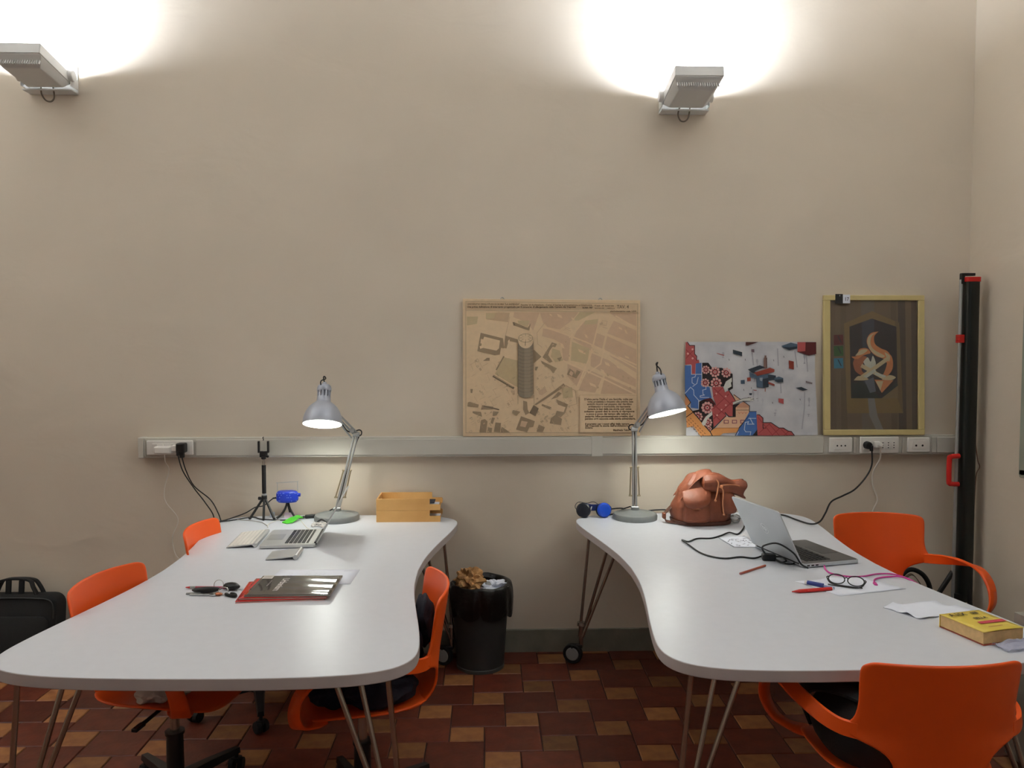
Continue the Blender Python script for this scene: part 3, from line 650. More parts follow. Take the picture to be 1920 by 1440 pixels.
# faint survey lines over the lower left
random.seed(3)
for k in range(70):
    x = random.uniform(190, 600); y = random.uniform(690, 1330); a = random.choice((-.5, 1.05, -.45, 1.2)); l = random.uniform(15, 60)
    S1(T0, [(x, y), (x + l * math.cos(a), y + l * math.sin(a))], 2.5)
for k in range(55):
    x = random.uniform(800, 1180); y = random.uniform(780, 1330); a = random.choice((-.5, 1.05)); l = random.uniform(12, 50)
    S1(T0, [(x, y), (x + l * math.cos(a), y + l * math.sin(a))], 2.5)
for k in range(110):     # small roof outlines
    x, y = (random.uniform(800, 1160), random.uniform(740, 1320)) if k < 40 else ((random.uniform(190, 620), random.uniform(680, 1330)) if k < 75 else (random.uniform(860, 1690), random.uniform(270, 980)))
    a = random.choice((-.5, 1.07)); l, w_ = random.uniform(10, 28), random.uniform(6, 16)
    q = [(x + p_ * l * math.cos(a) - r_ * w_ * math.sin(a), y + p_ * l * math.sin(a) + r_ * w_ * math.cos(a)) for p_, r_ in ((-.5, -.5), (.5, -.5), (.5, .5), (-.5, .5))]
    S1(T3 if k < 75 else T0, q, 2, True)
    if k % 3 == 0: P1(T0, q)
# the tower
cxT = 702
S1(T3, [(632, 1000), (632, 1080)], 3); S1(T3, [(776, 1000), (778, 1080)], 3)
tw = [(632, 500)] + [(cxT - 70 * math.cos(k * PI / 10), 980 + 45 * math.sin(k * PI / 10)) for k in range(11)] + [(772, 500)]
P1(ink(144, 132, 114), tw); P1(ink(160, 146, 126), [(690, 560), (745, 560), (745, 1020), (690, 1024)])
for k in range(26):
    yy = 575 + k * 16; S1(T3 if k % 2 else T4, [(cxT - 66, yy), (cxT - 30, yy + 14), (cxT + 30, yy + 14), (cxT + 66, yy)], 2.5)
for dx in (-68, 68): S1(T4, [(cxT + dx, 520), (cxT + dx, 985)], 6)
A.poly(paper, [(sx(cxT + 68 * math.cos(k * PI / 12)), sy(510 + 70 * math.sin(k * PI / 12))) for k in range(24)])
S1(T3, [(cxT + 64 * math.cos(k * PI / 10), 488 + 38 * math.sin(k * PI / 10)) for k in range(20)], 4, True); S1(T4, [(700, 520), (698, 555)], 5)
for k in range(8): S1(T3, [(cxT + 30 * math.cos(k * PI / 4), 485 + 17 * math.sin(k * PI / 4)), (cxT + 60 * math.cos(k * PI / 4), 488 + 35 * math.sin(k * PI / 4))], 3)
# border, title lines, note
P1(paper, [(1190, 1000), (1706, 1003), (1704, 1336), (1190, 1336)])
for q in ([(165, 160), (1715, 180), (1708, 1338), (165, 1338)],): S1(T3, q, 3, True)
S1(T3, [(165, 240), (1712, 255)], 3); S1(T0, [(1190, 1336), (1190, 1000), (1706, 1003)], 3)
I1 = ink(140, 112, 82); I2 = ink(112, 88, 64)
def tx(st, x, y, w_, h_, m=I1, bold=.0004): A.text(m, st, (sx(x), sy(y)), h_ / 1236 * H, w_ / 1602 * W, bold)
tx("UNIVERSITA' DEGLI STUDI DI ROMA \"LA SAPIENZA\"", 178, 192, 470, 22); tx("Facolta' di Architettura - Corso di laurea in progettazione architettonica", 660, 198, 640, 20); tx("Tesi di laurea", 1320, 202, 180, 16)
tx("Una prima definizione di intervento progettuale per il concorso di allargamento della Camera dei Deputati", 178, 216, 975, 21, I2, .0006); tx("ROMA 1987", 1215, 222, 92, 20, I2, .0007); tx("laureando - relatore", 1325, 224, 180, 14); tx("TAV. 4", 1525, 222, 108, 46, I2, .0002); tx("planivolumetrico scala 1:500", 1465, 252, 235, 17, I2)
note = ["D'altra parte l'Italia e' una famiglia, volta per", "volta proiettata a rimpetto alle antiche case", "antichi ricorsi nel passato del giardino", "architettonico e riconoscibile, che rappresenta", "tuttavia le basi della sua storia cosi' come", "soltanto questi dati la storia si ripropone", "a poco a poco dal tempo alla natura e", "paesaggio. Infine permanentemente oggettiva, cioe'", "persino oggi nascosta sulla storia universitaria."]
off = [0, 30, 26, 38, 32, 0, 20, 8, 6]; wd = [440, 415, 405, 380, 395, 455, 400, 435, 460]
for k, s_ in enumerate(note): tx(s_, 1230 + off[k], 1046 + k * 22, wd[k], 24, I2, .0005)
for k, (s_, w_) in enumerate((("Il progetto per i nuovi uffici della camera", 400), ("dei Deputati fa storia dell'architettura", 390), ("moderna.", 70))): tx(s_, 1238, 1268 + k * 17, w_, 22, I2, .0005)
tx("Manfredo Tafuri", 1492, 1325, 150, 24, I2, .0005)
A.build('printed_drawing', t)

# 2: colourful geometric print
t, W, H = leaning('art_print', 'colourful unframed print of a kneeling figure in patterned cloth among floating blocks', 'picture', 1.040, 1.737, 1.150, 1.640, -.044, -.012, .005)
R2 = [(0, 0), (W, 0), (W - .005, .14), (W - .012, .33), (W - .011, H), (0.002, H)]
pb = B(); pb.prism(R2, -.004, 0)
obj('sheet', pb, mat('print_paper_grey_wash', rgb(222, 222, 226), .65, col2=rgb(196, 197, 204), scale=9, detail=6), t, smooth=False)
ux = lambda x: (x - 55) / 1815 * W
uy = lambda y: (1372 - y) / 1302 * H
A = Art()
def P2(m, *pts): A.poly(m, [(ux(x), uy(y)) for x, y in pts])
def S2(m, pts, w=9, close=False): A.stroke(m, [(ux(x), uy(y)) for x, y in pts], w / 1815 * W, close)
red, dred, maroon, blu, lblu, blk, pink_, pch, org, wht, gry = ink(182, 86, 86), ink(152, 58, 62), ink(92, 32, 34), ink(72, 112, 178), ink(200, 210, 224), ink(36, 26, 28), ink(224, 170, 164), ink(226, 184, 150), ink(226, 158, 96), ink(222, 222, 214), ink(150, 150, 158)
gsoft = ink(178, 178, 188)
random.seed(11)
for k in range(26):      # grey brush washes
    x = random.uniform(420, 1800); y = random.uniform(90, 1250)
    if x < 900 and y > 330: continue
    l = random.uniform(40, 170); A.poly(random.choice((gsoft, ink(200, 200, 208))), [(ux(x + random.uniform(-10, 10) + 14 * math.sin(j * 2.1)), uy(y + l * (j / 4) if j < 5 else y + l * (8 - j) / 4)) if False else (ux(x + (10 + 8 * math.sin(j * 1.7)) * (1 if j < 5 else -1)), uy(y + l * (j if j < 5 else 9 - j) / 4)) for j in range(10)])
for q in ([(1690, 780), (1685, 1000), (1650, 1280)], [(1560, 200), (1590, 420)], [(1720, 270), (1735, 480)], [(1320, 170), (1330, 400)], [(1360, 650), (1365, 780)], [(970, 230), (985, 390)]): S2(gsoft, q, 16)
P2(red, (55, 75), (80, 75), (110, 120), (178, 122), (178, 238), (205, 265), (205, 320), (235, 320), (245, 370), (190, 380), (185, 520), (135, 520), (130, 385), (48, 390)); S2(blk, [(80, 75), (110, 120), (178, 122), (178, 238), (207, 270), (205, 330)], 10)
for cx, cy in ((85, 235), (150, 175), (150, 300)): A.disc(pink_, (ux(cx), uy(cy)), .006, .006, 6)
for a, c in (((60, 180), (200, 320)), ((60, 300), (178, 170))): S2(dred, [a, c], 9)
P2(blu, (42, 398), (130, 398), (132, 522), (188, 522), (192, 372), (275, 360), (278, 680), (380, 700), (410, 850), (290, 885), (228, 885), (228, 1000), (120, 985), (120, 910), (42, 790))
for q in ([(132, 398), (132, 522), (275, 522)], [(275, 360), (275, 680), (330, 690), (330, 730), (285, 740), (290, 800), (310, 810), (250, 820), (250, 840), (370, 845)], [(40, 790), (120, 700), (160, 740), (165, 810), (228, 880), (228, 1000)], [(190, 530), (180, 560), (140, 570), (140, 640), (170, 660)], [(225, 565), (205, 650), (150, 690)]): S2(lblu, q, 9)
P2(blk, (280, 362), (365, 362), (415, 430), (550, 432), (692, 515), (692, 720), (640, 740), (600, 690), (420, 700), (390, 690), (280, 680))
def flower(cx, cy, r, n=9, a0=0):
    for k in range(n):
        a = a0 + 2 * PI * k / n; A.disc(pink_, (ux(cx) + r * .75 / 1815 * W * math.cos(a), uy(cy) + r * .75 / 1815 * W * math.sin(a)), r * .24 / 1815 * W, r * .24 / 1815 * W, 8)
    A.disc(dred, (ux(cx), uy(cy)), r * .5 / 1815 * W, r * .5 / 1815 * W, 12); A.disc(pink_, (ux(cx), uy(cy)), r * .28 / 1815 * W, r * .28 / 1815 * W, 10); A.disc(blk, (ux(cx), uy(cy)), r * .12 / 1815 * W, r * .12 / 1815 * W, 8)
for q in ((330, 460, 60), (455, 490, 75), (610, 500, 70), (320, 640, 62), (470, 645, 80)): flower(*q)
P2(maroon, (385, 850), (410, 860), (450, 920), (465, 950), (400, 1010), (415, 1040), (420, 1130), (430, 1250), (385, 1320), (260, 1200), (140, 1060), (230, 1010), (235, 900), (300, 870))
P2(blk, (235, 900), (300, 870), (440, 930), (400, 1010), (410, 1060), (300, 1110), (230, 1010)); P2(blk, (140, 1030), (235, 1010), (300, 1100), (265, 1200), (150, 1065)); flower(345, 985, 85, 10); flower(215, 1110, 70)
P2(blk, (360, 1090), (415, 1030), (430, 1260), (385, 1320), (280, 1230)); flower(350, 1190, 66); flower(365, 1275, 40)
P2(red, (410, 700), (560, 695), (590, 770), (650, 745), (735, 890), (700, 910), (695, 1010), (695, 1100), (650, 1110), (590, 1060), (600, 1100), (430, 1255), (415, 1035), (400, 1005), (465, 945), (430, 850)); S2(blk, [(600, 1100), (385, 1315)], 12); S2(blk, [(590, 1055), (640, 1110), (730, 1115)], 12); S2(blk, [(640, 740), (735, 890)], 10)
for q in ([(440, 720), (690, 960)], [(560, 705), (430, 830)], [(640, 800), (430, 1000)], [(690, 900), (430, 1140)], [(440, 950), (600, 1090)], [(430, 1070), (520, 1160)]): S2(dred, q, 12)
for cx, cy in ((470, 790), (600, 950), (540, 1015), (480, 1090), (600, 830)): A.disc(pink_, (ux(cx), uy(cy)), .005, .005, 6)
P2(wht, (600, 620), (640, 590), (690, 560), (690, 620), (672, 640), (680, 690), (630, 720), (590, 775), (570, 690)); S2(blk, [(690, 520), (692, 715), (640, 745)], 12); S2(blk, [(690, 560), (600, 620), (570, 690)], 7)
P2(pch, (700, 810), (720, 800), (800, 870), (735, 890)); P2(pch, (735, 985), (780, 940), (850, 900), (925, 965), (920, 1090), (770, 1270), (460, 1265), (600, 1110), (650, 1120), (735, 1115)); P2(ink(206, 152, 124), (780, 940), (850, 900), (925, 965), (915, 985), (740, 985))
P2(blk, (695, 950), (800, 920), (735, 985), (735, 1110), (692, 1110)); S2(blk, [(710, 805), (925, 960), (920, 1090), (770, 1275)], 9); S2(blk, [(740, 1020), (915, 1020)], 5)
P2(wht, (695, 910), (840, 860), (905, 850), (930, 835), (945, 850), (985, 855), (960, 870), (990, 890), (930, 895), (880, 885), (780, 905), (700, 945)); S2(blk, [(695, 910), (840, 858), (910, 850)], 5); S2(blk, [(700, 948), (790, 905), (930, 895)], 5); S2(blk, [(905, 845), (945, 850)], 6); S2(blk, [(940, 880), (985, 860)], 5); S2(blk, [(1020, 860), (1045, 857)], 4)
for k in range(3):
    x = 575 + k * 113; S2(ink(150, 80, 100), [(x, 1160), (x + 58, 1160), (x + 58, 1200), (x, 1200)], 10, True)
for k in range(3): S2(ink(214, 130, 110), [(770 + k * 45, 1050), (785 + k * 45, 1068), (800 + k * 45, 1050)], 7)
P2(org, (390, 1310), (450, 1268), (780, 1268), (770, 1330), (560, 1340), (520, 1372), (405, 1372)); S2(ink(150, 90, 60), [(455, 1266), (790, 1266)], 5)
P2(ink(206, 140, 96), (42, 800), (118, 910), (75, 955), (42, 950)); S2(blk, [(42, 800), (118, 912), (78, 958)], 9)
P2(org, (50, 960), (80, 960), (145, 1050), (380, 1330), (400, 1372), (250, 1372), (150, 1240), (60, 1260)); S2(blk, [(78, 960), (385, 1325), (410, 1372)], 12); S2(blk, [(55, 1115), (145, 1050)], 10)
for k in range(7):
    for j in range(3): S2(ink(150, 96, 60), [(110 + k * 32 - j * 26, 1130 + k * 34 + j * 22), (122 + k * 32 - j * 26, 1142 + k * 34 + j * 22)], 9)
P2(wht, (265, 1200), (320, 1110), (410, 1035), (412, 1085), (345, 1140), (320, 1220), (290, 1240), (270, 1215))
P2(blu, (925, 1040), (1018, 1040), (1028, 1290), (985, 1372), (730, 1372), (790, 1260), (850, 1170)); S2(blk, [(920, 1040), (1018, 1040)], 8); S2(blk, [(920, 1090), (780, 1270), (725, 1372)], 7)
for q in ([(910, 1135), (1010, 1135)], [(930, 1130), (960, 1190), (975, 1215)], [(985, 1215), (895, 1215), (910, 1180), (865, 1190), (850, 1290), (870, 1320), (940, 1320), (930, 1372)], [(770, 1320), (745, 1372)]): S2(lblu, q, 10)
P2(blk, (1028, 1290), (1032, 1372), (960, 1372), (990, 1340))
P2(red, (1020, 1085), (1060, 1085), (1110, 1130), (1112, 1195), (1220, 1195), (1330, 1270), (1390, 1270), (1450, 1310), (1500, 1320), (1540, 1372), (1032, 1372)); S2(blk, [(1030, 1085), (1060, 1085), (1108, 1130), (1108, 1270), (1145, 1270)], 10); S2(blk, [(1112, 1195), (1220, 1195), (1330, 1270), (1390, 1270), (1450, 1310), (1500, 1320), (1540, 1372)], 10)
for q in ([(1040, 1120), (1240, 1372)], [(1200, 1210), (1050, 1340)], [(1200, 1220), (1330, 1372)], [(1330, 1280), (1230, 1372)], [(1360, 1290), (1440, 1372)], [(1460, 1320), (1400, 1372)]): S2(dred, q, 10)
# floating blocks
slate, dslate, brick, dbr = ink(78, 98, 118), ink(48, 58, 70), ink(150, 64, 48), ink(78, 40, 34)
P2(dbr, (878, 75), (1050, 75), (905, 125), (878, 120)); P2(red, (470, 225), (585, 255), (575, 265), (490, 240)); P2(dslate, (700, 180), (828, 215), (828, 272), (702, 232)); P2(ink(120, 100, 110), (955, 175), (995, 175), (995, 220), (955, 210))
P2(slate, (1368, 130), (1500, 82), (1592, 105), (1590, 165), (1480, 190)); P2(dslate, (1368, 140), (1480, 150), (1590, 135), (1590, 165), (1480, 190)); P2(red, (1592, 75), (1710, 75), (1700, 205), (1592, 212)); P2(maroon, (1705, 75), (1852, 75), (1852, 240), (1745, 262), (1592, 212), (1700, 200))
P2(brick, (1470, 330), (1540, 345), (1540, 458), (1472, 440)); P2(ink(140, 110, 100), (1128, 290), (1170, 290), (1172, 440), (1118, 440)); P2(ink(140, 110, 100), (1136, 262), (1162, 262), (1162, 300), (1136, 300)); S2(dbr, [(1162, 300), (1165, 430)], 8)
P2(dslate, (905, 455), (1070, 398), (1140, 425), (1000, 480), (1050, 530), (960, 500)); P2(slate, (925, 490), (1030, 545), (1180, 520), (1285, 540), (1285, 600), (1130, 600), (1020, 580), (930, 565)); P2(brick, (990, 500), (1210, 432), (1272, 455), (1270, 490), (1035, 545)); P2(dslate, (1180, 530), (1290, 540), (1290, 600), (1190, 610)); P2(slate, (1020, 570), (1190, 570), (1190, 700), (1110, 715), (1025, 700)); P2(dslate, (1110, 590), (1190, 570), (1190, 700), (1110, 715)); P2(ink(150, 160, 172), (1065, 570), (1110, 570), (1100, 620), (1070, 610)); P2(slate, (1270, 575), (1330, 555), (1392, 575), (1392, 630), (1320, 640), (1275, 620)); P2(dslate, (1275, 600), (1392, 590), (1392, 632), (1320, 640)); P2(brick, (1185, 628), (1272, 660), (1272, 690), (1185, 655)); P2(brick, (892, 570), (945, 565), (945, 615), (895, 620)); P2(slate, (805, 605), (860, 600), (862, 655), (808, 655)); P2(dslate, (920, 785), (960, 785), (955, 812), (925, 812)); S2(brick, [(1142, 720), (1142, 760)], 10); S2(brick, [(985, 742), (1020, 745)], 10)
P2(dslate, (1560, 712), (1640, 700), (1732, 740), (1660, 752)); P2(ink(130, 120, 124), (1700, 615), (1795, 640), (1790, 662), (1705, 640)); P2(red, (1322, 858), (1395, 865), (1395, 938), (1325, 912))
for x, y in ((845, 740), (868, 320), (645, 320), (1260, 330), (1400, 280), (1240, 920), (950, 715), (1620, 875)): S2(dslate, [(x, y - 10), (x + 4, y + 10)], 6)
A.build('printed_artwork', t)

# 3: framed flame painting
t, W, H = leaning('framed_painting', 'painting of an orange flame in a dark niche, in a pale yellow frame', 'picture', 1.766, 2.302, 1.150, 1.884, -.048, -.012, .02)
M_frame = mat('pale_yellow_painted_frame', rgb(216, 198, 140), .5, var=.04, scale=10, bump=.08, bscale=60)
fw = .034
for (x0, x1, y0, y1) in ((0, W, 0, fw * .85), (0, W, H - fw * .8, H), (0, fw, fw * .85, H - fw * .8), (W - fw, W, fw * .85, H - fw * .8)):
    obj('frame_bar', B().box(((x0 + x1) / 2, (y0 + y1) / 2, -.002), (x1 - x0, y1 - y0, .022)), M_frame, t, bevel=.003)
obj('backing_board', B().box((W / 2, H / 2, -.008), (W - .03, H - .03, .006)), ink(92, 76, 56), t, smooth=False)
vx = lambda x: (x - 84) / 680 * W
vy = lambda y: (1132 - y) / 937 * H
A = Art(); A.z = -.0046
def P3(m, *pts): A.poly(m, [(vx(x), vy(y)) for x, y in pts])
def S3(m, pts, w=5, close=False): A.stroke(m, [(vx(x), vy(y)) for x, y in pts], w / 680 * W, close)
def C3(m, *pts):
    q = spline([(x, y, 0) for x, y in pts] + [(pts[0][0], pts[0][1], 0)], 5)[:-1]; A.poly(m, [(vx(p.x), vy(p.y)) for p in q])
bgd = ink(145, 123, 95)
P3(bgd, (118, 225), (732, 225), (738, 1102), (124, 1102))
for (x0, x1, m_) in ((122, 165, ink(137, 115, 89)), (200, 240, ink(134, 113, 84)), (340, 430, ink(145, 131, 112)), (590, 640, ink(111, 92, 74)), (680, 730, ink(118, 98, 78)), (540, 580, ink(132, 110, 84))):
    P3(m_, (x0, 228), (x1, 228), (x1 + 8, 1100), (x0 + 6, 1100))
P3(ink(168, 139, 91), (225, 385), (415, 300), (600, 380), (625, 985), (245, 985)); P3(ink(145, 121, 84), (570, 370), (600, 380), (625, 985), (585, 985)); P3(ink(165, 138, 86), (243, 890), (585, 885), (625, 985), (245, 985))
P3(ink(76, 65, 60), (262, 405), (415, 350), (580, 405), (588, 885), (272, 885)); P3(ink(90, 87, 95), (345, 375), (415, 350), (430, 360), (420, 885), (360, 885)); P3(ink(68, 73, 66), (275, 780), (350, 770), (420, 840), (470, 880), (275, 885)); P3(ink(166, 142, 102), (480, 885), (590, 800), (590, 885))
fo, fl, fd, fw_ = ink(248, 164, 107), ink(248, 226, 180), ink(207, 129, 88), ink(248, 245, 227)
C3(fd, (285, 650), (300, 610), (330, 600), (380, 610), (350, 660), (345, 700), (370, 725), (340, 730), (300, 700))
C3(fo, (460, 436), (430, 470), (435, 520), (475, 550), (520, 570), (542, 610), (520, 650), (490, 620), (440, 600), (400, 560), (378, 500), (405, 450))
C3(fl, (440, 445), (412, 470), (405, 520), (430, 560), (500, 600), (470, 610), (410, 570), (384, 520), (392, 470))
C3(fo, (275, 605), (310, 600), (330, 555), (380, 550), (405, 580), (380, 590), (350, 600), (320, 620), (290, 618)); C3(fl, (300, 600), (340, 560), (385, 560), (350, 590))
C3(fo, (480, 560), (545, 600), (555, 680), (520, 735), (480, 750), (505, 690), (515, 630)); C3(fl, (500, 575), (535, 600), (530, 640), (512, 610))
C3(fw_, (355, 640), (385, 610), (405, 640), (420, 600), (440, 650), (425, 680), (385, 690))
for a, c, m_, w_ in (((350, 740), (520, 620), fl, 26), ((350, 670), (490, 745), fl, 26), ((365, 745), (430, 700), fw_, 22), ((440, 720), (500, 740), fw_, 18)): S3(m_, [a, c], w_)
C3(fl, (290, 765), (325, 735), (390, 755), (360, 765)); C3(fl, (480, 760), (530, 730), (575, 745), (540, 765)); P3(fo, (430, 760), (560, 765), (480, 850)); P3(fl, (440, 770), (490, 770), (470, 835)); P3(ink(74, 77, 68), (490, 855), (580, 770), (590, 800), (480, 885)); P3(ink(134, 136, 145), (365, 770), (425, 745), (440, 840), (400, 850))
P3(ink(166, 158, 147), (385, 885), (430, 885), (450, 1000), (490, 1095), (440, 1095), (395, 1000))
for yy, c_ in ((460, (120, 48, 40)), (535, (70, 116, 54)), (617, (84, 158, 186))): P3(ink(*c_), (155, yy), (218, yy - 2), (221, yy + 66), (157, yy + 68)); S3(ink(47, 44, 41), [(185, yy + 10), (205, yy + 50)], 6)
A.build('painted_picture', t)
obj('glass', B().box((W / 2, H / 2, .0015), (W - .05, H - .05, .002)), clear_mat('picture_glass', (.9, .9, .9, 1), .02), t)
obj('number_tag', B().box((vx(184), vy(220), .0105), (vx(209) - vx(160), .05, .003)), M_black, t, smooth=False)
nt_ = obj('number_card', B().box((vx(233), vy(221), .0105), (vx(258) - vx(209), .045, .003)), M_paper, t, smooth=False)
A = Art(); A.z = .0122; A.text(ink(70, 60, 66), '17', (vx(219), vy(233)), .026, vx(247) - vx(222), .0003); A.build('printed_number', nt_)
A = Art(); A.z = .0122; A.text(ink(200, 200, 200), "'", (vx(184), vy(222)), .03, .003); A.build('pale_tick', nt_)

# ------------------------------------------------------------------ projection screen on a tripod, folded
t = thing('projection_screen', 'folded black tripod projection screen with red handle standing in the right corner', 'screen', (2.462, -.16, 0))
cs = B(); ZB, ZT2 = .30, 1.955
cs.rings([[Vector((.036 * math.copysign(abs(math.cos(a)) ** .6, math.cos(a)) + .006 * (1 - k), .036 * math.copysign(abs(math.sin(a)) ** .6, math.sin(a)), ZB + (ZT2 - ZB) * k)) for a in [2 * PI * i / 24 for i in range(24)]] for k in (0, .25, .5, .75, 1)])
obj('screen_case', cs, mat('black_green_enamel', rgb(13, 19, 17), .35, var=.08), t)
obj('end_cap', B().prism([(.040 * math.copysign(abs(math.cos(a)) ** .6, math.cos(a)), .040 * math.copysign(abs(math.sin(a)) ** .6, math.sin(a))) for a in [2 * PI * i / 24 for i in range(24)]], ZT2 - .012, ZT2 + .012), M_red, t, bevel=.002)
obj('top_bracket', B().box((-.045, 0, ZT2 + .004), (.018, .022, .052)).box((-.018, 0, ZT2 + .026), (.07, .022, .014)), M_black, t, bevel=.002)
obj('support_pole', B().cyl((-.05, 0, .18), (-.05, 0, ZT2), .0085, n=14), M_steel, t)
obj('pole_clamp', B().box((-.05, -.003, 1.655), (.03, .032, .042)).cyl((-.062, -.012, 1.65), (-.075, -.02, 1.645), .006, n=10), M_red, t, bevel=.003)
h = B(); h.tube([(-.044, -.012, 1.055), (-.085, -.014, 1.052), (-.095, -.014, 1.04), (-.095, -.014, .925), (-.085, -.014, .912), (-.044, -.012, .91)], .0125, 10, 3)
obj('handle', h, M_red, t)
obj('pull_cord', B().tube([(.036, -.005, 1.28), (.048, 0, 1.12), (.062, 0, 1.03), (.072, 0, .995), (.055, 0, .95), (.05, 0, .80), (.046, 0, .60)], .0025, 6), mat('brown_cord', rgb(110, 72, 52), .7), t)
obj('tripod_hub', B().cyl((-.02, 0, .26), (-.02, 0, .34), .03, n=18), M_black, t)
for a in (168, 320, 80):
    d = Vector((math.cos(rad(a)), math.sin(rad(a)), 0)); k = .27 if a != 80 else .10
    if a == 320: k = .09
    l = obj('leg', B().cyl(Vector((-.02, 0, .45)) + d * .03, Vector((-.02, 0, .02)) + d * k, .0125, n=12), M_black, t)
    obj('rubber_foot', B().cyl(Vector((-.02, 0, .035)) + d * (k - .005), Vector((-.02, 0, 0)) + d * k, .016, n=12), M_rubber, l)
obj('lower_tube', B().cyl((-.005, 0, .02), (-.005, 0, .30), .02, n=16), M_black, t)

# ------------------------------------------------------------------ green board on the right wall
t = thing('green_board', 'green writing board in a grey frame on the right wall at picture edge', 'board', (XR, -1.6, 1.02))
obj('board_panel', B().box((-.018, 0, .5), (.012, 2.1, .96)), mat('green_board_surface', rgb(72, 96, 76), .6, var=.08, scale=5), t)
for (y, z, sy_, sz) in ((1.08, .5, .05, 1.02), (-1.08, .5, .05, 1.02), (0, 1.0, 2.2, .04), (0, .0, 2.2, .04)):
    obj('frame_bar', B().box((-.02, y, z), (.04, sy_, sz)), mat('grey_green_board_frame', rgb(156, 162, 148), .5, var=.04), t, bevel=.004)
obj('chalk_tray', B().box((-.05, -.10, -.05), (.08, 1.9, .015)).box((-.012, -.10, -.08), (.024, 1.9, .12)), mat('grey_green_board_frame', rgb(156, 162, 148)), t, bevel=.003)

# ------------------------------------------------------------------ things on the left desk
def letter_tray(label, z):
    t = thing('letter_tray', label, 'letter tray', (-.552, -.205, z), group=None)
    w_, d_, h_ = .318, .188, .058
    side = [(0, 0), (w_, 0), (w_ + .002, .010), (w_ + .002, .026), (w_ - .002, .030), (w_ - .052, .030), (w_ - .052, h_ - .002), (w_ - .056, h_), (0, h_)]
    for y in (0, d_ - .007):
        b = B(); b.prism(side, 0, .007); b.xf(Matrix.Translation((0, y + .007, 0)) @ Matrix.Rotation(PI / 2, 4, 'X'))
        obj('side_panel', b, M_wood, t, bevel=.001)
    obj('end_panel', B().box((.0035, d_ / 2, h_ / 2), (.007, d_ - .014, h_)), M_wood, t, bevel=.001)
    obj('base_panel', B().box((w_ / 2, d_ / 2, .003), (w_ - .008, d_ - .014, .005)), M_wood, t)
    return t
letter_tray('lower of two stacked plywood letter trays at the back of left desk', TZ)
letter_tray('upper of two stacked plywood letter trays, holding papers', TZ + .0585)
def sheet(name, label, cat, pts, z, m=None, curl=0.0, th=.0006):
    """one sheet of paper: quad pts (world x, y), with optional lifted corners"""
    b = B(); P = [Vector((x, y, 0)) for x, y in pts]
    def f(u, v):
        p = P[0].lerp(P[1], u).lerp(P[3].lerp(P[2], u), v); p.z = z + .0009 + curl * (noise.noise(Vector((u * 2.3 + z * 50, v * 2.1 + pts[0][0] * 9, 3))) ** 2) * 2
        return p
    b.grid(f, 8, 8)
    return tag(obj(name, b, m or M_paper, None, solid=th), label, cat)
sheet('paper_sheet', 'white sheets lying in the upper plywood letter tray', 'paper', [(-.50, -.19), (-.245, -.185), (-.245, -.035), (-.50, -.035)], TZ + .0585 + .0075, curl=.012)
sheet('paper_sheet', 'white sheet lying in the lower plywood letter tray', 'paper', [(-.50, -.192), (-.24, -.188), (-.24, -.04), (-.50, -.04)], TZ + .0075)
t = thing('dark_folder', 'small dark object on the papers in the upper letter tray', 'folder', (-.29, -.12, TZ + .088))
obj('cover', B().box((0, 0, 0), (.05, .09, .006)), M_navy, t, bevel=.002)

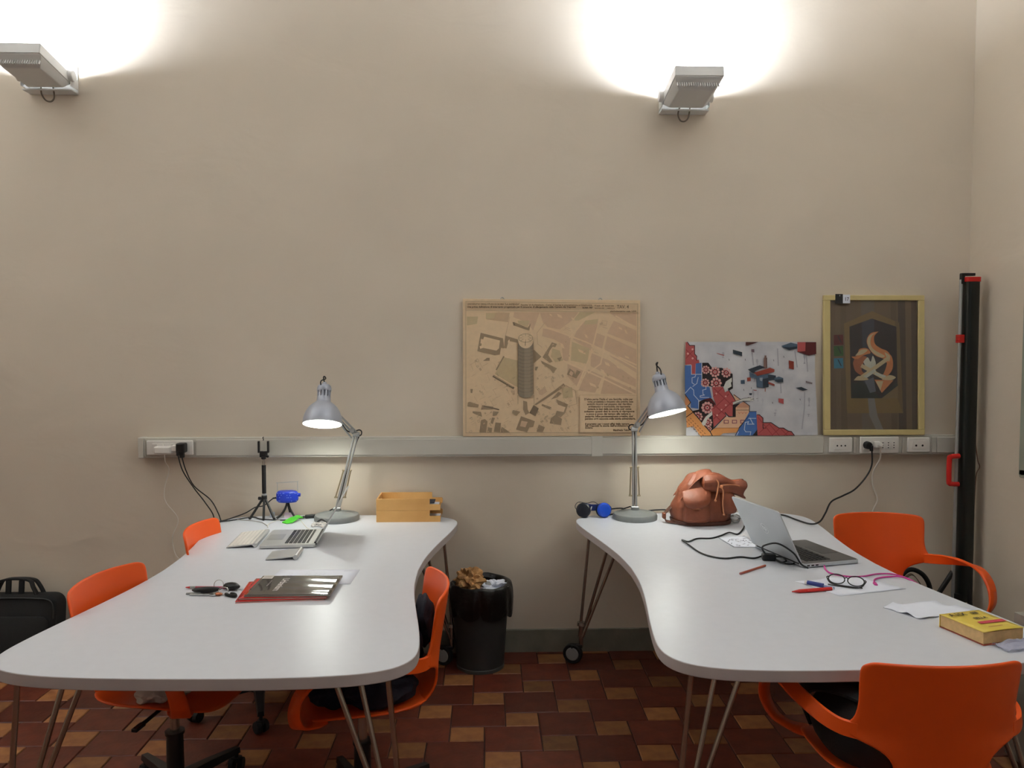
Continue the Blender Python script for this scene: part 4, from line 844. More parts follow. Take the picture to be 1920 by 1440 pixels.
def laptop(label, loc, rz, depth, width, lid, ang, deck, keyc, lidm, bt=.016, logo=False):
    t = thing('laptop', label, 'laptop', loc, rz)
    def rrect(x0, x1, y0, y1, r):
        q = []
        for cx, cy, a0 in ((x1 - r, y1 - r, 0), (x0 + r, y1 - r, 90), (x0 + r, y0 + r, 180), (x1 - r, y0 + r, 270)):
            q += [(cx + r * math.cos(rad(a0 + k * 30)), cy + r * math.sin(rad(a0 + k * 30))) for k in range(4)]
        return q
    obj('base', B().prism(rrect(.004, depth, -width / 2, width / 2, .012), .003, bt - .0015), lidm, t, bevel=.002)
    obj('deck', B().prism(rrect(.010, depth - .004, -width / 2 + .004, width / 2 - .004, .010), bt - .0016, bt), deck, t, bevel=.0005)
    kb = B(); rows = 6; x0 = depth * .13; kx = depth * .075; ncol = 14
    for r in range(rows):
        xa = x0 + r * kx; n = ncol if r < 5 else 8; kw = width * .84 / n
        for c in range(n): kb.box((xa + kx * .42, -width * .42 + (c + .5) * kw, bt + .0008), (kx * (.80 if r else .5), kw * .86, .0022))
    o = obj('keys', kb, keyc, t, smooth=False); o['kind'] = 'stuff'
    obj('touchpad', B().prism(rrect(depth * .66, depth * .95, -width * .17, width * .17, .005), bt - .0005, bt + .0006), mat('laptop_touchpad', rgb(178, 180, 180), .3, .4) if deck is M_alu else mat('dark_touchpad', rgb(84, 84, 86), .35, .3), t)
    pb = B()
    for k in range(3): pb.box((depth * (.10 + .075 * k), -width / 2 - .0002, .010), (.012, .002, .005))
    obj('side_ports', pb, M_black, t, smooth=False)
    ls = obj('hinge', B().cyl((.004, -width * .42, bt - .002), (.004, width * .42, bt - .002), .007, n=14), M_black, t)
    M = Matrix.Translation((.002, 0, bt - .002)) @ Matrix.Rotation(-rad(ang), 4, 'Y')     # local x runs up the lid
    b = B(); b.prism(rrect(.004, lid, -width / 2, width / 2, .012), 0, .006); b.xf(M)
    lo = obj('lid', b, lidm, t, bevel=.0015)
    # after rotation by -ang about Y, +z of the lid frame points back towards ... the user side is -z when ang>90
    b = B(); b.prism(rrect(.014, lid - .006, -width / 2 + .007, width / 2 - .007, .006), -.0006, -.0001); b.xf(M)
    sc = obj('screen', b, M_screen_black, lo)
    if logo:
        A = Art(); A.z = .0003
        A.disc(ink(236, 238, 240), (0, 0), .024, .024, 28); A.disc(mat('logo_grey', rgb(190, 195, 200), .35, .2), (0, 0), .0215, .0215, 28); A.text(ink(240, 242, 244), 'hp', (-.0135, -.007), .034, .027, .0008, 0)
        F = M @ Matrix.Translation((lid * .52, 0, .006)) @ Matrix(((0, 1, 0, 0), (-1, 0, 0, 0), (0, 0, 1, 0), (0, 0, 0, 1)))
        A.build('lid_emblem', lo, F)
    return t
laptop('silver laptop open on the left desk, its edge turned to the viewer', (-.757, -.555, TZ), rad(184), .240, .300, .235, 119, M_alu, M_black, M_alu, .017)
laptop('silver and grey laptop open on the right desk, lid back turned to the viewer', (1.203, -.925, TZ), rad(14), .265, .345, .243, 117, M_darkdeck, mat('black_keys', rgb(26, 26, 28), .5), M_lid_hp, .019, logo=True)

t = thing('desk_keyboard', 'slim white and silver keyboard in front of the silver laptop', 'keyboard', (-1.078, -.557, TZ), rad(4))
b = B(); b.rings([[(-.064, y, .0025), (-.064, y, .005), (.05, y, .0165), (.056, y, .0185), (.064, y, .016), (.065, y, .008), (.060, y, .0008), (.052, y, .004), (.046, y, .0125)] for y in (-.141, .141)])
obj('base', b, M_alu, t)
kb = B(); R_ = Matrix.Rotation(-math.atan2(.0115, .114), 3, 'Y')
for r in range(6):
    n = 14 if r else 9; kw = .272 / n
    for c in range(n):
        xx = -.056 + r * .0178; kb.box((xx + .007, -.136 + (c + .5) * kw, .0068 + (xx + .057) * .101), (.0150 if r < 5 else .009, kw * .88, .0028), R_)
o = obj('keys', kb, M_white_plastic, t, smooth=False); o['kind'] = 'stuff'
t = thing('trackpad', 'small silver wedge trackpad lying before the silver laptop', 'trackpad', (-.846, -.835, TZ), rad(3))
obj('pad', B().rings([[(-.066, y, .002), (-.066, y, .0045), (.048, y, .0155), (.050, y, .0125), (.0, y, .006)] for y in (-.066, .066)]), M_alu, t)
obj('battery_barrel', B().cyl((.055, -.067, .0105), (.055, .067, .0105), .0100, n=20), M_alu, t)

# magazines: three, fanned
M_red_cover = mat('glossy_red_cover', rgb(214, 52, 48), .2, var=.05, coat=.4); M_dark_cover = mat('glossy_dark_cover', rgb(66, 60, 56), .14, var=.08, coat=.6)
def magazine(label, loc, rz, cover, w_, h_, th=.004, art=None):
    t = thing('magazine', label, 'magazine', loc, rz)
    obj('pages', B().box((0, 0, th / 2), (w_ - .002, h_ - .002, th - .0012)), mat('magazine_pages', rgb(196, 186, 178), .7, var=.05, scale=60), t, smooth=False)
    b = B(); b.grid(lambda u, v: Vector(((u - .5) * w_, (v - .5) * h_, th + .0016 + (.0009 * math.sin(u * 9) * math.sin(v * 5 + 1) + .0024 * max(0, u - .3) * math.sin(v * 21 + u * 4) if cover is M_dark_cover else 0))), 24, 28)
    fc = obj('front_cover', b, cover, t, solid=.0006)
    obj('back_cover', B().box((0, 0, .0004), (w_, h_, .0007)), cover, t, smooth=False)
    if art: art(fc, w_, h_, th)
    return t
magazine('red magazine at the bottom of the fanned stack on left desk', (-.722, -1.322, TZ), rad(5), M_red_cover, .300, .236)
magazine('red magazine in the middle of the fanned stack on left desk', (-.708, -1.316, TZ + .0072), rad(1.5), M_red_cover, .300, .236)
def cover_art(par, w_, h_, th):
    A = Art(); A.z = th + .0030
    wt = ink(214, 206, 200, .4)
    A.text(wt, 'Urbanism', (-.062, .080), .034, .150, .0008, -PI / 2); A.build('printed_title', par)
    A = Art(); A.z = th + .0030; A.text(ink(160, 152, 146, .4), 'rivista', (-.100, .055), .009, .07, .0002, -PI / 2); A.build('printed_subtitle', par)
    A = Art(); A.z = th + .0030; A.poly(ink(206, 200, 192), [(-.142, .075), (-.104, .075), (-.104, .117), (-.142, .117)])
    for k in range(4): A.stroke(ink(110, 104, 100), [(-.136, .083 + k * .008), (-.112, .083 + k * .008)], .0016)
    A.build('price_sticker', par)
magazine('dark glossy magazine on top of the fanned stack, white sideways title', (-.690, -1.312, TZ + .0144), rad(-.5), M_dark_cover, .296, .234, art=cover_art)
def lined_paper(par_name, label, pts, z, lines, curl=0.0):
    o = sheet(par_name, label, 'paper', pts, z, curl=curl); P = [Vector((x, y, 0)) for x, y in pts]
    A = Art(); A.z = z + .0016
    for (u0, u1, v) in lines:
        a = P[0].lerp(P[1], u0).lerp(P[3].lerp(P[2], u0), v); c = P[0].lerp(P[1], u1).lerp(P[3].lerp(P[2], u1), v); A.stroke(ink(176, 176, 186), [a, c], .0016)
    A.build('printed_lines', o)
    return o
lined_paper('paper_sheet', 'white printed sheet behind the magazines on left desk', [(-.822, -1.235), (-.505, -1.243), (-.500, -1.052), (-.812, -1.045)], TZ, [(u, u + .006, v) for u in (.2, .38, .42, .5, .55, .6) for v in (.3, .4, .5, .6, .7)] + [(.82, .92, .9), (.82, .9, .86)])
# keys and pen
t = thing('key_bunch', 'bunch of keys with black car fobs on a ring, left side of left desk', 'keys', (-.965, -1.345, TZ))
obj('car_fob', B().blob((.042, .052, .013), (.034, .022, .012), .08, 1.5, 3, 3, Euler((0, 0, rad(-25)))), M_black, t)
obj('car_fob', B().blob((-.035, .012, .012), (.048, .014, .011), .08, 1.5, 4, 3, Euler((0, 0, rad(6)))), M_black, t)
obj('flat_key', B().box((-.040, -.018, .004), (.085, .012, .005), Euler((0, 0, rad(-4)))).cyl((.0, -.02, .0015), (.0, -.02, .0065), .013, n=16), M_steel, t, bevel=.001)
obj('flat_key', B().box((-.075, .0, .004), (.05, .010, .005), Euler((0, 0, rad(12)))), M_steel, t, bevel=.001)
obj('key_ring', B().tube([(.002 + .017 * math.cos(2 * PI * k / 12), .035 + .004 * math.sin(2 * PI * k / 12), .022 + .017 * math.sin(2 * PI * k / 12)) for k in range(13)], .0011, 6, 3), M_chrome, t)
obj('key_ring', B().tube([(.030 + .017 * math.cos(2 * PI * k / 12), -.002 + .010 * math.sin(2 * PI * k / 12), .012 + .010 * math.sin(2 * PI * k / 12)) for k in range(13)], .0013, 6, 3), M_chrome, t)
obj('rubber_charm', B().tube([(.045, -.02, .006), (.06, -.035, .006), (.085, -.045, .006), (.078, -.028, .007), (.062, -.018, .006)], .006, 8), M_rubber, t)
obj('copper_charm', B().blob((.020, -.020, .006), (.014, .009, .006), .2, 3, 2), mat('copper_metal', rgb(190, 120, 90), .35, .8), t)
t = thing('red_ballpoint', 'slim red and clear ballpoint pen lying behind the keys', 'pen', (-1.0, -1.285, TZ + .0055), rad(-3))
obj('barrel', B().cyl((-.055, 0, 0), (.065, 0, 0), .0045, n=12), mat('wine_red_pen', rgb(170, 60, 84), .3), t)
obj('clear_section', B().cyl((-.075, 0, 0), (-.055, 0, 0), .0044, n=12), M_hub, t); obj('tip', B().cyl((-.092, 0, 0), (-.075, 0, 0), .0015, .0044, n=12), M_red, t)

# phone tripod
t = thing('phone_tripod', 'small black tripod with telescopic stick and phone clamp at back of left desk', 'tripod', (-1.137, -.085, TZ))
for x, y, tx_ in ((-.064, -.035, 0), (.012, -.062, 0), (.060, -.042, 0)):
    lg = obj('leg', B().tube([(x * .12, y * .12, .098), (x, y, .004)], lambda u: .0062, 10, 2), M_black, t)
    obj('rubber_foot', B().blob((x, y, .006), .0068, .05, 1, 1, 2), M_rubber, lg)
obj('tripod_hub', B().cyl((0, 0, .085), (0, 0, .115), .014, n=16).cyl((-.03, -.004, .102), (.012, -.004, .102), .005, n=8).cyl((-.022, -.004, .095), (-.022, -.004, .11), .008, n=10), M_black, t, bevel=.001)
obj('ball_joint', B().cyl((0, 0, .113), (0, 0, .128), .010, .008, n=14).cyl((0, 0, .118), (0, 0, .122), .0135, n=14), M_steel, t)
obj('grip_tube', B().cyl((0, 0, .127), (0, 0, .272), .0105, n=18), M_black, t)
obj('telescopic_tube', B().cyl((0, 0, .272), (0, 0, .290), .0075, n=14).cyl((0, 0, .290), (0, 0, .304), .0055, n=14), M_chrome, t)
obj('clamp_body', B().box((0, 0, .328), (.038, .018, .030)).cyl((0, 0, .302), (0, 0, .316), .012, .014, n=16).box((.018, -.004, .318), (.018, .014, .012), Euler((0, rad(20), 0))), M_black, t, bevel=.003)
for s in (-1, 1): obj('clamp_jaw', B().box((s * .0235, 0, .365), (.009, .018, .060)).box((s * .014, 0, .340), (.026, .018, .007)), M_black, t, bevel=.002)
obj('clamp_hook', B().tube([(-.001, 0, .398), (.001, -.003, .405), (-.003, 0, .411), (.001, 0, .416)], .0024, 6), M_black, t)

# blue mini projector on bendy tripod
t = thing('mini_light_projector', 'bright blue mini light projector on bendy black tripod beside phone tripod', 'projector', (-1.02, -.085, TZ))
hs = B(); hs.lathe([(.0, -.028), (.046, -.028), (.054, -.020), (.056, -.012), (.056, .012), (.054, .020), (.046, .028), (0, .028)], 40); hs.xf(Matrix.Translation((0, 0, .110)) @ Matrix.Rotation(rad(0), 4, 'X') @ Matrix.Diagonal((1.0, .62, 1.0, 1)))
body = obj('housing', hs, M_blue, t)
st = B(); random.seed(5)
for k in range(34):
    a = random.uniform(PI * 1.02, PI * 1.98); zz = .110 + random.choice((-.022, .022, -.018, .02, .0, .012)); rr = .0568 if abs(zz - .110) < .015 else .0545
    st.box((rr * math.cos(a), rr * .62 * math.sin(a), zz), (.0035, .0016, .0028), Euler((0, 0, a + PI / 2)))
obj('star_flecks', st, mat('silver_fleck', rgb(170, 190, 240), .3, .4), body, smooth=False)
obj('side_knob', B().cyl((.052, 0, .118), (.066, 0, .118), .009, n=14), M_blue, body)
obj('wire_bracket', B().tube([(-.050, 0, .12), (-.050, 0, .178), (-.049, 0, .180), (.051, 0, .186), (.052, 0, .184), (.053, 0, .12)], .0013, 6, 2), M_steel, t)
obj('power_plug', B().cyl((-.052, 0, .103), (-.075, .004, .101), .005, .0035, n=10), M_black, t)
for q in (((0, 0, .083), (-.010, -.006, .05), (-.028, -.022, .02), (-.046, -.036, .006)), ((.003, 0, .083), (.014, -.008, .05), (.032, -.018, .022), (.046, -.030, .006)), ((0, .002, .083), (.004, .012, .05), (.006, .03, .02), (.004, .042, .006))): obj('leg', B().tube(q, .0055, 10), M_black, t)
t = thing('green_tag', 'bright green plastic tag lying tilted on left desk before the blue projector', 'tag', (-.975, -.180, TZ), rad(0))
b = B(); b.prism([(-.042, -.03), (-.012, .026), (.022, .05), (.040, .028), (.012, -.045), (-.014, -.052)], 0, .007); b.xf(Matrix.Translation((0, 0, .009)) @ Matrix.Rotation(rad(9), 4, 'X') @ Matrix.Rotation(rad(-6), 4, 'Y'))
obj('tag_body', b, M_green, t, bevel=.002)
obj('tag_clip', B().cyl((.018, .045, .012), (.04, .06, .008), .004, n=8), M_green, t)
t = thing('white_card', 'small pale card leaning under the phone tripod on left desk', 'card', (-1.10, -.075, TZ)); obj('card_sheet', B().box((0, 0, .014), (.024, .002, .028), Euler((rad(-20), 0, 0))), mat('pale_blue_card', rgb(206, 212, 224), .6), t, smooth=False)
t = thing('pink_card', 'small pale pink card under the blue projector on left desk', 'card', (-1.01, -.09, TZ)); obj('card_sheet', B().box((0, 0, .014), (.05, .002, .028), Euler((rad(-20), 0, 0))), mat('pale_pink_card', rgb(222, 204, 214), .6), t, smooth=False)
t = thing('inline_plug', 'black inline cable connector beside the left lamp base', 'plug', (-.90, -.100, TZ + .010), rad(18)); obj('plug_body', B().box((0, 0, 0), (.055, .020, .018)).cyl((-.05, 0, -.002), (-.028, 0, 0), .004, .006, n=10), M_black, t, bevel=.004)
cable('black_cable', 'short black cable from the green tag to the inline plug', [(-.955, -.13, TZ + .006), (-.935, -.118, TZ + .006), (-.915, -.105, TZ + .009)], .003, M_cable)
cable('white_cable', 'thin white earphone cable in a tangle before the left lamp base', [(-1.06, -.31, TZ + .003), (-1.075, -.24, TZ + .003), (-1.06, -.17, TZ + .003), (-1.04, -.16, TZ + .003)], .002, M_cable_w)
cable('grey_cable', 'thin pale cable curving along the back left corner of left desk', [(-1.27, -.13, TZ + .0025), (-1.18, -.16, TZ + .0025), (-1.12, -.20, TZ + .0025), (-1.075, -.27, TZ + .0025)], .002, mat('pale_grey_cable', rgb(170, 166, 160), .5))
cable('white_cable', 'thin white charging cable looping beside the left lamp base to the laptop', [(-.94, -.15, TZ + .003), (-.90, -.25, TZ + .003), (-.86, -.34, TZ + .003), (-.82, -.385, TZ + .006), (-.80, -.40, TZ + .008)], .0018, M_cable_w)
t = thing('white_earphones', 'tangled white earphones heaped between the lamp base and silver laptop', 'earphones', (-.815, -.285, TZ))
random.seed(9)
q = [(random.uniform(-.045, .05), random.uniform(-.035, .035), random.uniform(.003, .022)) for k in range(16)]
obj('tangled_lead', B().tube(q, .0018, 6, 7), M_white_plastic, t)
for x, y in ((-.03, -.02), (.02, -.03)): obj('earbud', B().blob((x, y, .008), (.009, .008, .008), .1, 2, 1), M_white_plastic, t)
cable('black_cable', 'short black cable coiled among the white earphones', [(-.84, -.27, TZ + .008), (-.815, -.25, TZ + .026), (-.785, -.27, TZ + .014), (-.79, -.30, TZ + .006), (-.83, -.295, TZ + .014)], .004, M_cable)

# ------------------------------------------------------------------ things on the right desk
t = thing('headphones', 'folded blue and black headphones at the back left corner of right desk', 'headphones', (.55, -.115, TZ))
def cup(x, y, rz, m, nm):
    M = Matrix.Translation((x, y, .038)) @ Matrix.Rotation(rad(rz), 4, 'Z') @ Matrix.Rotation(rad(80), 4, 'X')
    c = obj(nm, B().lathe([(0, -.014), (.022, -.014), (.034, -.010), (.038, 0), (.037, .010), (.030, .017), (.012, .020), (0, .020)], 32, M), m, t)
    obj('ear_cushion', B().lathe([(.018, -.030), (.030, -.030), (.036, -.022), (.036, -.012), (.018, -.012)], 28, M), M_rubber, c)
cup(-.056, -.010, -12, mat('dark_blue_black_plastic', rgb(20, 26, 38), .4), 'ear_cup'); cup(.048, -.012, 14, M_hp_blue, 'ear_cup')
obj('headband', B().ribbon([(-.05, .0, .052), (-.03, .03, .046), (-.01, .045, .040), (.02, .045, .040), (.036, .03, .046), (.046, .004, .052)], [(0, 0, .034)] * 6, .007, 5), mat('navy_band_plastic', rgb(18, 40, 100), .4), t)
obj('pale_stripe', B().box((-.020, -.018, .042), (.004, .003, .034), Euler((0, rad(18), 0))), M_white_plastic, t)
obj('yoke', B().tube([(.07, 0, .06), (.085, .01, .045), (.085, .012, .03), (.075, .01, .018)], .006, 8), M_black, t)
obj('lead', B().tube([(-.07, 0, .015), (-.085, .015, .03), (-.095, .03, .05), (-.075, .055, .066), (-.03, .06, .06), (.0, .06, .066), (.02, .055, .06), (.05, .05, .03), (.09, .05, .03)], .0017, 6), M_cable, t)
cable('black_cable', 'black cable running from headphones behind the right lamp to the backpack', [(.63, -.07, TZ + .03), (.70, -.06, TZ + .033), (.735, -.045, TZ + .018), (.80, -.045, TZ + .012), (.86, -.045, TZ + .018), (.92, -.05, TZ + .022), (.95, -.06, TZ + .02)], .0035, M_cable)

# leather backpack
t = thing('leather_backpack', 'tan brown leather drawstring backpack slumped at the back of right desk', 'backpack', (1.065, -.245, TZ))
def ringp(cx, cy, z, rx, ry, p=2.6, n=40, tilt=(0, 0), seed=0, amp=.004):
    out = []
    for i in range(n):
        a = 2 * PI * i / n; x = math.copysign(abs(math.cos(a)) ** (2 / p), math.cos(a)) * rx; y = math.copysign(abs(math.sin(a)) ** (2 / p), math.sin(a)) * ry
        k = 1 + amp / max(rx, .02) * noise.noise(Vector((math.cos(a) * 2.4, math.sin(a) * 2.4, z * 26 + seed)))*2
        out.append(Vector((cx + x * k, cy + y * k, z + x * tilt[0] + y * tilt[1])))
    return out
bd = B(); bd.rings([ringp(0, 0, .004, .125, .085), ringp(0, 0, .012, .140, .098), ringp(0, 0, .045, .147, .105, amp=.008), ringp(0, 0, .09, .146, .105, amp=.009), ringp(-.001, 0, .13, .132, .098, amp=.012), ringp(.0, 0, .165, .110, .086, amp=.014), ringp(.002, 0, .20, .088, .07, amp=.014), ringp(.004, 0, .228, .064, .05, 2.2, amp=.014), ringp(.0, 0, .246, .05, .035, 2, amp=.01), ringp(.004, 0, .252, .02, .015, 2)])
obj('body', bd, M_leather, t, sub=1)
# gathered mouth flopping to the right
ms = B(); P_ = [(-.02, -.05, .205, .075, .045), (.03, -.065, .212, .070, .050), (.08, -.070, .205, .055, .052), (.115, -.070, .192, .040, .040), (.14, -.072, .187, .032, .034), (.165, -.075, .184, .036, .042), (.195, -.078, .180, .034, .050)]
rr = []
for (x, y, z, ry, rz_) in P_:
    rr.append([Vector((x + .010 * math.sin(3 * a) * (1 if x > .05 else 0), y + ry * math.cos(a) * (1 + .14 * math.sin(5 * a)) * .8, z + rz_ * math.sin(a) * (1 + .10 * math.cos(5 * a + 1)))) for a in [2 * PI * i / 30 for i in range(30)]])
inner = [[v.lerp(Vector((P_[-1][0], P_[-1][1], P_[-1][2])), .12) for v in rr[-1]], [v.lerp(Vector((P_[-2][0], P_[-2][1], P_[-2][2])), .35) for v in rr[-2]], [v.lerp(Vector((P_[3][0], P_[3][1], P_[3][2])), .6) for v in rr[3]]]
obj('gathered_mouth', ms.rings(rr + inner, cap=True), M_leather, t, sub=1)
def dome(u, v, c, rx, rz_, bulge, yoff, shape='half'):
    a = u * PI; r = v
    x = rx * math.cos(a + PI) * r; z = -rz_ * math.sin(a) * r
    return Vector((c[0] + x, c[1] - bulge * (1 - (r * r)) - yoff * 0, c[2] + z))
# front pocket with its rounded flap
pk = B(); pk.rings([ringp(-.046, -.098, .018, .062, .018, 3, 28), ringp(-.046, -.108, .030, .066, .022, 3, 28), ringp(-.046, -.110, .07, .066, .024, 3, 28), ringp(-.048, -.102, .105, .062, .02, 3, 28), ringp(-.05, -.090, .125, .055, .012, 3, 28)])
fp = obj('front_pocket', pk, M_leather, t, sub=1)
fl = B()
def flap(u, v):
    a = PI + u * PI; x = .060 * math.cos(a) * (.15 + .85 * v); z = .066 * math.sin(a) * v
    return Vector((-.046 + x, -.108 - .030 * math.sqrt(max(0, 1 - .75 * v * v)) + .038 * max(0, (z + .0)) + (.018 if v < .05 else 0) , .142 + z))
def flap2(u, v):
    x = (u * 2 - 1); hw = .070 * math.sqrt(max(0.02, 1 - max(0, (v - .25) / .75) ** 2.4)); zz = .178 - .092 * v
    return Vector((-.052 + x * hw + .010 * (1 - v), -.072 - .072 * math.sin(min(1, v * 1.1) * PI * .60) * (1 - .30 * x * x), zz + .006 * (1 - x * x) + .012 * x * (1 - v)))
obj('pocket_flap', B().grid(flap2, 16, 12), M_leather, fp, solid=.005, sub=1)
obj('flap_piping', B().tube([flap2(k / 20, .97) for k in range(21)], .0028, 6, 2), mat('pale_tan_leather_cord', rgb(188, 122, 84), .6), fp)
sp_ = B(); sp_.rings([ringp(.112, -.062, .055, .036, .05, 3, 24), ringp(.118, -.066, .08, .042, .056, 3, 24), ringp(.118, -.066, .125, .042, .056, 3, 24), ringp(.108, -.06, .160, .034, .046, 3, 24), ringp(.10, -.055, .172, .02, .03, 3, 24)])
obj('side_pocket', sp_, M_leather, t, sub=1)
def lidf(u, v):    # top flap thrown back over the left shoulder
    x = -.120 + .155 * v; z = .13 + .125 * math.sin(v * PI * .55) + .012 * math.sin(u * PI)
    return Vector((x + .01 * math.sin(u * 5), -.075 + .12 * u, z - .02 * abs(u - .5)))
obj('top_flap', B().grid(lidf, 10, 12), M_leather, t, solid=.005, sub=1)
dc = B(); dc.tube([(.045, -.118, .252 - .02), (.052, -.128, .215), (.046, -.136, .18), (.040, -.136, .15), (.036, -.134, .138)], .0032, 8); dc.tube([(.050, -.125, .20), (.070, -.135, .19), (.072, -.142, .165), (.070, -.142, .12), (.074, -.138, .085), (.078, -.135, .068)], .0034, 8); dc.tube([(.06, -.13, .205), (.10, -.128, .208), (.135, -.115, .205), (.16, -.11, .198)], .0028, 8)
obj('drawstring', dc.blob((.036, -.135, .133), .007, .1, 2, 1, 1).blob((.079, -.135, .064), .007, .1, 2, 2, 1).blob((.066, -.134, .20), .008, .1, 2, 3, 1), mat('pale_tan_leather_cord', rgb(188, 122, 84), .6), t)
obj('base_band', B().rings([ringp(0, 0, .002, .146, .104, amp=.002), ringp(0, 0, .020, .1495, .1075, amp=.002)]), M_leather_d, t)
obj('shoulder_strap', B().ribbon([(-.11, .03, .12), (-.135, .02, .085), (-.165, .0, .06), (-.185, -.01, .04), (-.175, -.02, .012), (-.13, -.04, .006)], [(0, .03, .004)] * 6, .005, 5), M_leather_d, t)
obj('strap_buckle', B().box((-.185, -.01, .035), (.014, .034, .028)), M_leather, t, bevel=.003)

# small things behind and before the laptop
t = thing('charger_box', 'small dark charger with white end behind the right laptop lid', 'charger', (1.36, -.27, TZ), rad(8))
obj('charger_body', B().box((0, 0, .016), (.07, .045, .028)), M_black, t, bevel=.004); obj('white_end', B().box((.05, 0, .020), (.05, .03, .022)), M_white_plastic, t, bevel=.004)
t = thing('clear_bottle_cap', 'grey clear plastic lump half hidden behind the right laptop lid', 'plastic wrapper', (1.235, -.26, TZ)); obj('wrapper', B().blob((0, 0, .02), (.028, .03, .02), .35, 2.5, 8, 3), clear_mat('clear_grey_plastic', rgb(190, 192, 190), .35, .2), t)
o = lined_paper('photo_card', 'card printed with small grey figures before the right laptop lid', [(1.075, -.755), (1.20, -.765), (1.19, -.545), (1.055, -.585)], TZ, [])
A = Art(); A.z = TZ + .0022; random.seed(2)
for k in range(26):
    x = random.uniform(1.085, 1.18); y = random.uniform(-.74, -.59); A.stroke(random.choice((ink(90, 90, 110), ink(120, 110, 130), ink(60, 60, 70))), [(x, y), (x + random.uniform(-.012, .018), y + random.uniform(-.012, .012))], .004)
A.stroke(ink(40, 40, 44), [(1.057, -.587), (1.077, -.753), (1.198, -.763)], .003); A.build('printed_figures', o)
cable('black_cable', 'black charger cable looping across the middle of the right desk', [(1.30, -.33, TZ + .02), (1.265, -.34, TZ + .015), (1.225, -.42, TZ + .004), (1.165, -.525, TZ + .004), (1.13, -.51, TZ + .008), (1.08, -.55, TZ + .004), (1.02, -.60, TZ + .004), (.955, -.605, TZ + .004), (.90, -.66, TZ + .004), (.875, -.645, TZ + .008), (.885, -.72, TZ + .006), (.90, -.84, TZ + .004), (.93, -.91, TZ + .004), (.98, -.945, TZ + .004), (1.05, -.925, TZ + .004), (1.10, -.945, TZ + .004), (1.145, -.93, TZ + .01), (1.16, -.935, TZ + .012)], .0036, M_cable)
t = thing('cable_adapter', 'black cable brick and coiled lead before the right laptop hinge', 'adapter', (1.155, -.965, TZ))
obj('adapter_body', B().box((0, .0, .014), (.055, .035, .026), Euler((0, 0, rad(-10)))), M_black, t, bevel=.005)
obj('coiled_lead', B().tube([(-.01, -.005, .02), (-.045, -.05, .060), (-.047, -.085, .084), (-.006, -.115, .098), (.045, -.145, .068), (.072, -.155, .027), (.10, -.155, .010)], .0036, 8).tube([(.02, -.005, .016), (.05, -.02, .018), (.055, -.045, .008), (.03, -.055, .006), (.02, -.03, .01), (.04, -.07, .006), (.07, -.075, .005), (.09, -.05, .006)], .0036, 8), M_cable, t)
t = thing('pencil', 'reddish brown pencil lying alone on the right desk', 'pencil', (.972, -1.168, TZ + .0045), rad(39))
obj('shaft', B().cyl((.012, 0, 0), (.175, 0, 0), .0045, n=6), mat('red_brown_pencil', rgb(166, 84, 62), .4, var=.06), t, smooth=False); obj('ferrule', B().cyl((.0, 0, 0), (.013, 0, 0), .0046, n=10), mat('pink_ferrule', rgb(176, 108, 104), .4), t)
cable('pink_cable', 'magenta cable plugged into the right laptop and trailing off the desk edge', [(1.335, -1.085, TZ + .010), (1.325, -1.12, TZ + .004), (1.325, -1.175, TZ + .004), (1.37, -1.215, TZ + .004), (1.43, -1.215, TZ + .004), (1.50, -1.185, TZ + .004), (1.56, -1.20, TZ + .005), (1.61, -1.25, TZ - .01), (1.66, -1.30, TZ - .06), (1.64, -1.31, TZ - .03), (1.575, -1.25, TZ + .006), (1.52, -1.225, TZ + .004), (1.46, -1.25, TZ + .004), (1.43, -1.30, TZ + .004)], .0030, M_pink)
t = thing('pink_plug', 'magenta connector on the loose end of the pink cable', 'plug', (1.425, -1.318, TZ + .005), rad(75)); obj('plug_body', B().box((0, 0, 0), (.03, .012, .007)), M_pink, t, bevel=.002)
o = sheet('paper_sheet', 'white sheet beneath the spectacles and blue marker on right desk', 'paper', [(1.150, -1.262), (1.240, -1.440), (1.515, -1.365), (1.415, -1.208)], TZ, curl=.006)
o = sheet('paper_sheet', 'blank white sheet between the spectacles and yellow book, folded corner up', 'paper', [(1.330, -1.565), (1.392, -1.688), (1.63, -1.608), (1.495, -1.506)], TZ, curl=.02)
t = thing('red_pen', 'thick red felt pen lying near the spectacles', 'pen', (1.082, -1.405, TZ + .007), rad(11))
obj('barrel', B().cyl((.03, 0, 0), (.158, 0, 0), .0065, n=16).cyl((.0, 0, 0), (.03, 0, 0), .0018, .0065, n=16), M_red, t); obj('end_plug', B().cyl((.158, 0, 0), (.163, 0, 0), .0062, .005, n=16), M_white_plastic, t); obj('pocket_clip', B().box((.08, -.0075, .001), (.045, .002, .004)), M_red, t)
t = thing('blue_marker', 'short dark blue marker cap lying on the sheet by the spectacles', 'marker', (1.175, -1.302, TZ + .009), rad(-42))
obj('barrel', B().cyl((.004, 0, 0), (.062, 0, 0), .0078, n=16), mat('dark_blue_plastic', rgb(36, 54, 130), .4), t); obj('white_end', B().cyl((-.004, 0, 0), (.005, 0, 0), .0076, n=16), M_white_plastic, t); obj('slim_end', B().cyl((.062, .002, -.002), (.10, .004, -.003), .004, n=10), mat('pale_blue_plastic', rgb(150, 160, 200), .4), t)
